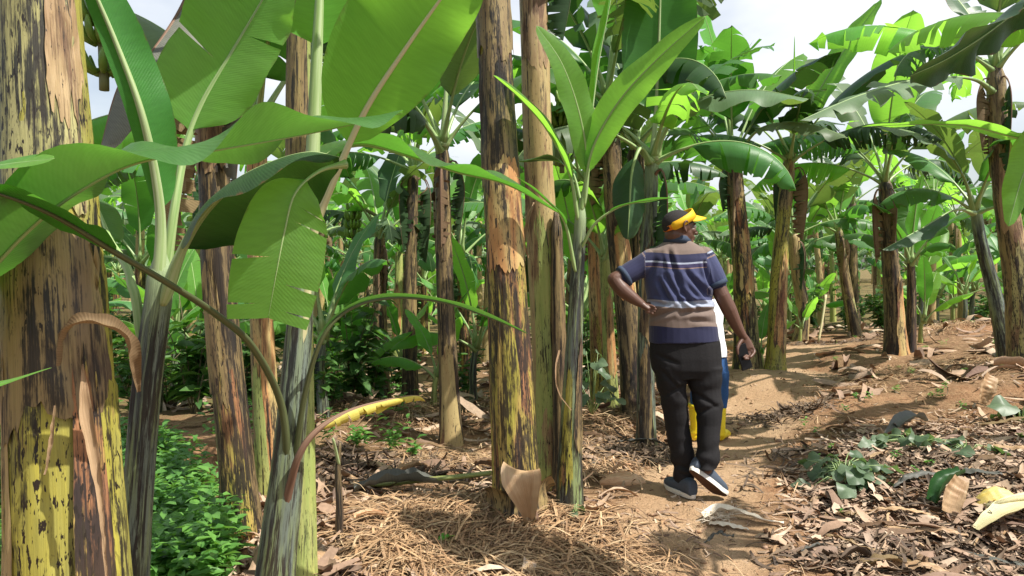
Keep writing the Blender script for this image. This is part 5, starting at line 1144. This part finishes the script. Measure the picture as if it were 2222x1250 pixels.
# shoes
def shoe(origin, fwd, up):
    f_ = fwd.normalized(); s_ = f_.cross(up).normalized(); u_ = s_.cross(f_).normalized()
    def X(a, b, c): return origin + f_ * a + s_ * b + u_ * c
    prof = [(-.085, .030, .062), (-.075, .036, .082), (-.04, .039, .088), (.0, .040, .080), (.05, .043, .066), (.10, .048, .052), (.15, .046, .044), (.18, .034, .036), (.197, .012, .026)]
    up_g = rings([(X(a, 0, .022 + h / 2), s_ * w, u_ * (h / 2 + .008)) for a, w, h in prof], 20, 2.6)
    up_o = blob('shoe', [up_g], .005, 2, M['shoe'], man)
    out = []
    for k in range(48):
        th = 2 * PI * k / 48; a = .058 + .150 * math.cos(th); w = .045 * abs(math.sin(th)) ** .75 * (1 + .13 * math.sin(math.cos(th) * 2)) * (1 if math.sin(th) >= 0 else -1); out.append((a, w))
    v, f = [], []; levels = (.026, .010, .0, -.001)
    for j, h in enumerate(levels):
        sc = 1.0 if j < 2 else .97 if j == 2 else .9
        for a, w in out: v.append(X(.058 + (a - .058) * sc, w * sc, h + .016 * sstep(.13, .21, a)))
    for j in range(3):
        for k in range(48): k2 = (k + 1) % 48; f.append((j * 48 + k, j * 48 + k2, (j + 1) * 48 + k2, (j + 1) * 48 + k))
    f.append(tuple(range(47, -1, -1))); f.append(tuple(3 * 48 + k for k in range(48)))
    g = G().add(v, f); g.m[-1] = 1
    for i in range(96, 144): g.m[i] = 1
    mk('sole', g, [M['sole'], M['outsole']], up_o, False)
fl = Q(1487, 1070, -.02); fl.z = gz(fl.x, fl.y) + .004
shoe(fl, V3((-.40, 1, 0)), UP)
toe = Q(1573, 1074, -.10); toe.z = gz(toe.x, toe.y) + .012
fw = (toe - Q(1517, 1036, -.14)); fw = fw.normalized(); upv = V3((.32, .52, .8))
shoe(toe - fw * .205, fw, upv)
# phone, held in the hand: a thing of its own
pa, pb = Q(1606, 748, -.034), Q(1622, 801, -.034); d_ = (pb - pa).normalized(); s_ = d_.cross(V3((.25, -1, .1))).normalized(); n_ = s_.cross(d_); v = []
for (l, w) in ((0, -1), (0, 1), (1, 1), (1, -1)):
    for t in (-.0045, .0045): v.append(pa.lerp(pb, l) + s_ * (.036 * w) + n_ * t)
bm = bmesh.new(); vs = [bm.verts.new(q) for q in v]
for q in ((0, 2, 4, 6), (1, 7, 5, 3), (0, 1, 3, 2), (2, 3, 5, 4), (4, 5, 7, 6), (6, 7, 1, 0)): bm.faces.new([vs[i] for i in q])
bmesh.ops.recalc_face_normals(bm, faces=bm.faces); bmesh.ops.bevel(bm, geom=bm.edges[:], offset=.003, segments=3, affect='EDGES', profile=.6); bm.verts.index_update()
g = G().add([q.co.copy() for q in bm.verts], [tuple(x.index for x in fc.verts) for fc in bm.faces]); bm.free()
ph = mk('phone', g, M['phone'], None, False, pa); tag(ph, "black phone held in the walking man's lowered hand", 'phone')
# second person ahead, mostly hidden
D1 = 6.4; S1 = D1 / F
def Q2(px, py, dy=0.0): return P(px, py, D1 + dy)
def ring2(l, r, py, th, dy=0.0): return (Q2((l + r) / 2, py, dy), V3(((r - l) / 2 * S1, 0, 0)), V3((0, th, 0)))
b2 = Q2(1535, 958); b2.z = gz(b2.x, b2.y)
HX = 1524; hc = Q2(HX, 602)
bd = [ell(hc, AX, (.074, .092, .10)), ell(hc + V3((0, .04, -.05)), AX, (.055, .055, .07)), ell(hc + V3((0, .10, -.02)), AX, (.014, .016, .02)), ell(hc + V3((.075, 0, -.01)), AX, (.01, .018, .03)), ell(hc + V3((-.075, 0, -.01)), AX, (.01, .018, .03)), limb([hc - UP * .05, Q2(HX + 1, 650)], [.055, .07]),
      rings([ring2(1505, 1548, 645, .08), ring2(1500, 1560, 665, .09), ring2(1503, 1562, 710, .095), ring2(1508, 1566, 765, .095), ring2(1508, 1568, 800, .09)], 20), limb([Q2(1522, 800), Q2(1516, 870), Q2(1510, 935)], [.08, .055, .045]), limb([Q2(1556, 800), Q2(1560, 870), Q2(1563, 935, .03)], [.08, .055, .045])]
for sd, x in ((-1, 1505), (1, 1556)):
    sh = Q2(x, 664); el = Q2(x + sd * 2, 715, .05); wr = Q2(x - sd * 10, 745, .24); bd += [limb([sh, el], [.05, .042]), limb([el, wr], [.042, .028]), limb([wr, wr + V3((-sd * .02, .08, .0))], [(.028, .02), (.036, .016)])]
    for q in range(4): c = wr + V3((-sd * .02 + (q - 1.5) * .02, .085, 0)); bd.append(limb([c, c + V3((0, .035, -.01)), c + V3((-sd * .01, .055, -.035))], [.0095, .009, .0075], 8, 3))
    bd.append(limb([wr + V3((-sd * .03, .03, .01)), wr + V3((-sd * .06, .06, .015)), wr + V3((-sd * .065, .085, 0))], [.011, .010, .008], 8, 3))
man2 = blob('person', bd, .007, 3, M['skin'], None, b2); tag(man2, 'mostly hidden person in white shirt, blue jeans and yellow boots walking ahead', 'person')
cap(man2, 'hair', M['hair'], hc, AX, (.080, .098, .106), lambda th: lerp(-.6, .35, .5 + .5 * math.sin(th)))
M['white_cloth'] = plain('white_cotton', (.86, .86, .88), .85, .2, .04, 60, .15); M['denim'] = plain('blue_denim', (.03, .085, .22), .85, .2, .3, 90, .3); M['boot'] = plain('yellow_rubber', (.80, .60, .012), .4, .5, .08, 12, .1)
def p2(v, n): return v + n * (.008 * nz(v.x * 12, v.y * 12, v.z * 8))
blob('shirt', [rings([ring2(1514, 1540, 642, .07), ring2(1500, 1556, 652, .10), ring2(1497, 1566, 672, .115), ring2(1500, 1568, 710, .12), ring2(1504, 1573, 745, .122), ring2(1504, 1577, 774, .125)], 24)] + [limb([Q2(x, 664), Q2(x + s * 1, 700, .03)], [.062, .056]) for s, x in ((-1, 1507), (1, 1554))], .009, 2, M['white_cloth'], man2, None, p2)
blob('trousers', [rings([ring2(1505, 1574, 765, .11), ring2(1504, 1580, 800, .115), ring2(1510, 1577, 822, .09)], 22), rings([ring2(1504, 1541, 805, .10), ring2(1500, 1534, 845, .09), ring2(1498, 1526, 885, .075)], 18), rings([ring2(1541, 1581, 805, .10), ring2(1545, 1580, 845, .09, .02), ring2(1548, 1576, 885, .075, .02)], 18)], .009, 2, M['denim'], man2, None, p2)
def boot(rs, a, b):
    g = blob('boot', [rings(rs, 18), limb([a, a.lerp(b, .5) + UP * .012, b], [(.046, .045), (.05, .042), (.044, .034)], 14)], .007, 2, M['boot'], man2)
    mk('band', rings([(rs[0][0], rs[0][1] * 1.06, rs[0][2] * 1.06), (rs[0][0] - UP * .03, rs[0][1] * 1.05, rs[0][2] * 1.05)], 18), M['boot'], g)
a = Q2(1505, 945); b = Q2(1497, 950, .17); a.z = gz(a.x, a.y) + .045; b.z = gz(b.x, b.y) + .036
boot([ring2(1494, 1521, 876, .07), ring2(1497, 1519, 905, .062), ring2(1499, 1517, 930, .055), (a + UP * .02, V3((.046, 0, 0)), V3((0, .052, 0)))], a, b)
a = Q2(1562, 945, -.03); b = Q2(1576, 961, .10); b.z = gz(b.x, b.y) + .036
boot([ring2(1548, 1576, 868, .07, .02), ring2(1551, 1574, 900, .062), ring2(1553, 1573, 928, .055, -.02), (a, V3((.046, 0, 0)), V3((0, .052, 0)))], a, b)
# ---------------------------------------------------------------- light, sky, camera
SUN = V3((.60, -.30, 1.0)).normalized()
el = math.asin(SUN.z); az = math.atan2(SUN.x, SUN.y)
sl = bpy.data.lights.new('sun', 'SUN'); sl.energy = 5.0; sl.angle = math.radians(.5); sl.color = (1, .955, .88)
so = bpy.data.objects.new('sun', sl); COL.objects.link(so); so.rotation_euler = SUN.to_track_quat('Z', 'Y').to_euler(); so.location = SUN * 50
w = bpy.data.worlds.new('World'); scene.world = w; w.use_nodes = True; nt = w.node_tree; bg = nt.nodes['Background']
sky = nt.nodes.new('ShaderNodeTexSky'); sky.sky_type = 'NISHITA'; sky.sun_disc = False; sky.sun_elevation = el; sky.sun_rotation = az; sky.air_density = 1.2; sky.dust_density = 2.5
tc = nt.nodes.new('ShaderNodeTexCoord'); nn = nt.nodes.new('ShaderNodeTexNoise'); nn.inputs['Scale'].default_value = 1.6; nn.inputs['Detail'].default_value = 6
mp = nt.nodes.new('ShaderNodeMapping'); mp.inputs['Scale'].default_value = (1, 1, 2.2); nt.links.new(tc.outputs['Generated'], mp.inputs[0]); nt.links.new(mp.outputs[0], nn.inputs['Vector'])
rp = nt.nodes.new('ShaderNodeValToRGB'); rp.color_ramp.elements[0].position = .42; rp.color_ramp.elements[1].position = .68; nt.links.new(nn.outputs[0], rp.inputs[0])
mx = nt.nodes.new('ShaderNodeMix'); mx.data_type = 'RGBA'; nt.links.new(rp.outputs[0], mx.inputs[0]); nt.links.new(sky.outputs[0], mx.inputs[6]); mx.inputs[7].default_value = (7.7, 7.85, 8.1, 1)
nt.links.new(mx.outputs[2], bg.inputs[0]); bg.inputs[1].default_value = .10
cam = bpy.data.cameras.new('camera'); co = bpy.data.objects.new('camera', cam); COL.objects.link(co); co.location = (0, 0, CH); co.rotation_euler = (PI / 2, 0, 0)
cam.sensor_width = 36; cam.lens = F / 2222 * 36; cam.shift_y = -(625 - HY) / 2222; cam.clip_end = 1000; cam.clip_start = .05
scene.camera = co
vs = scene.view_settings; vs.view_transform = 'Standard'; vs.look = 'None'; vs.exposure = .6; vs.gamma = 1
cy = scene.cycles; cy.use_denoising = True; cy.max_bounces = 7; cy.diffuse_bounces = 4; cy.glossy_bounces = 2; cy.transmission_bounces = 4; cy.transparent_max_bounces = 4; cy.sample_clamp_indirect = 6
scene.render.engine = 'CYCLES'
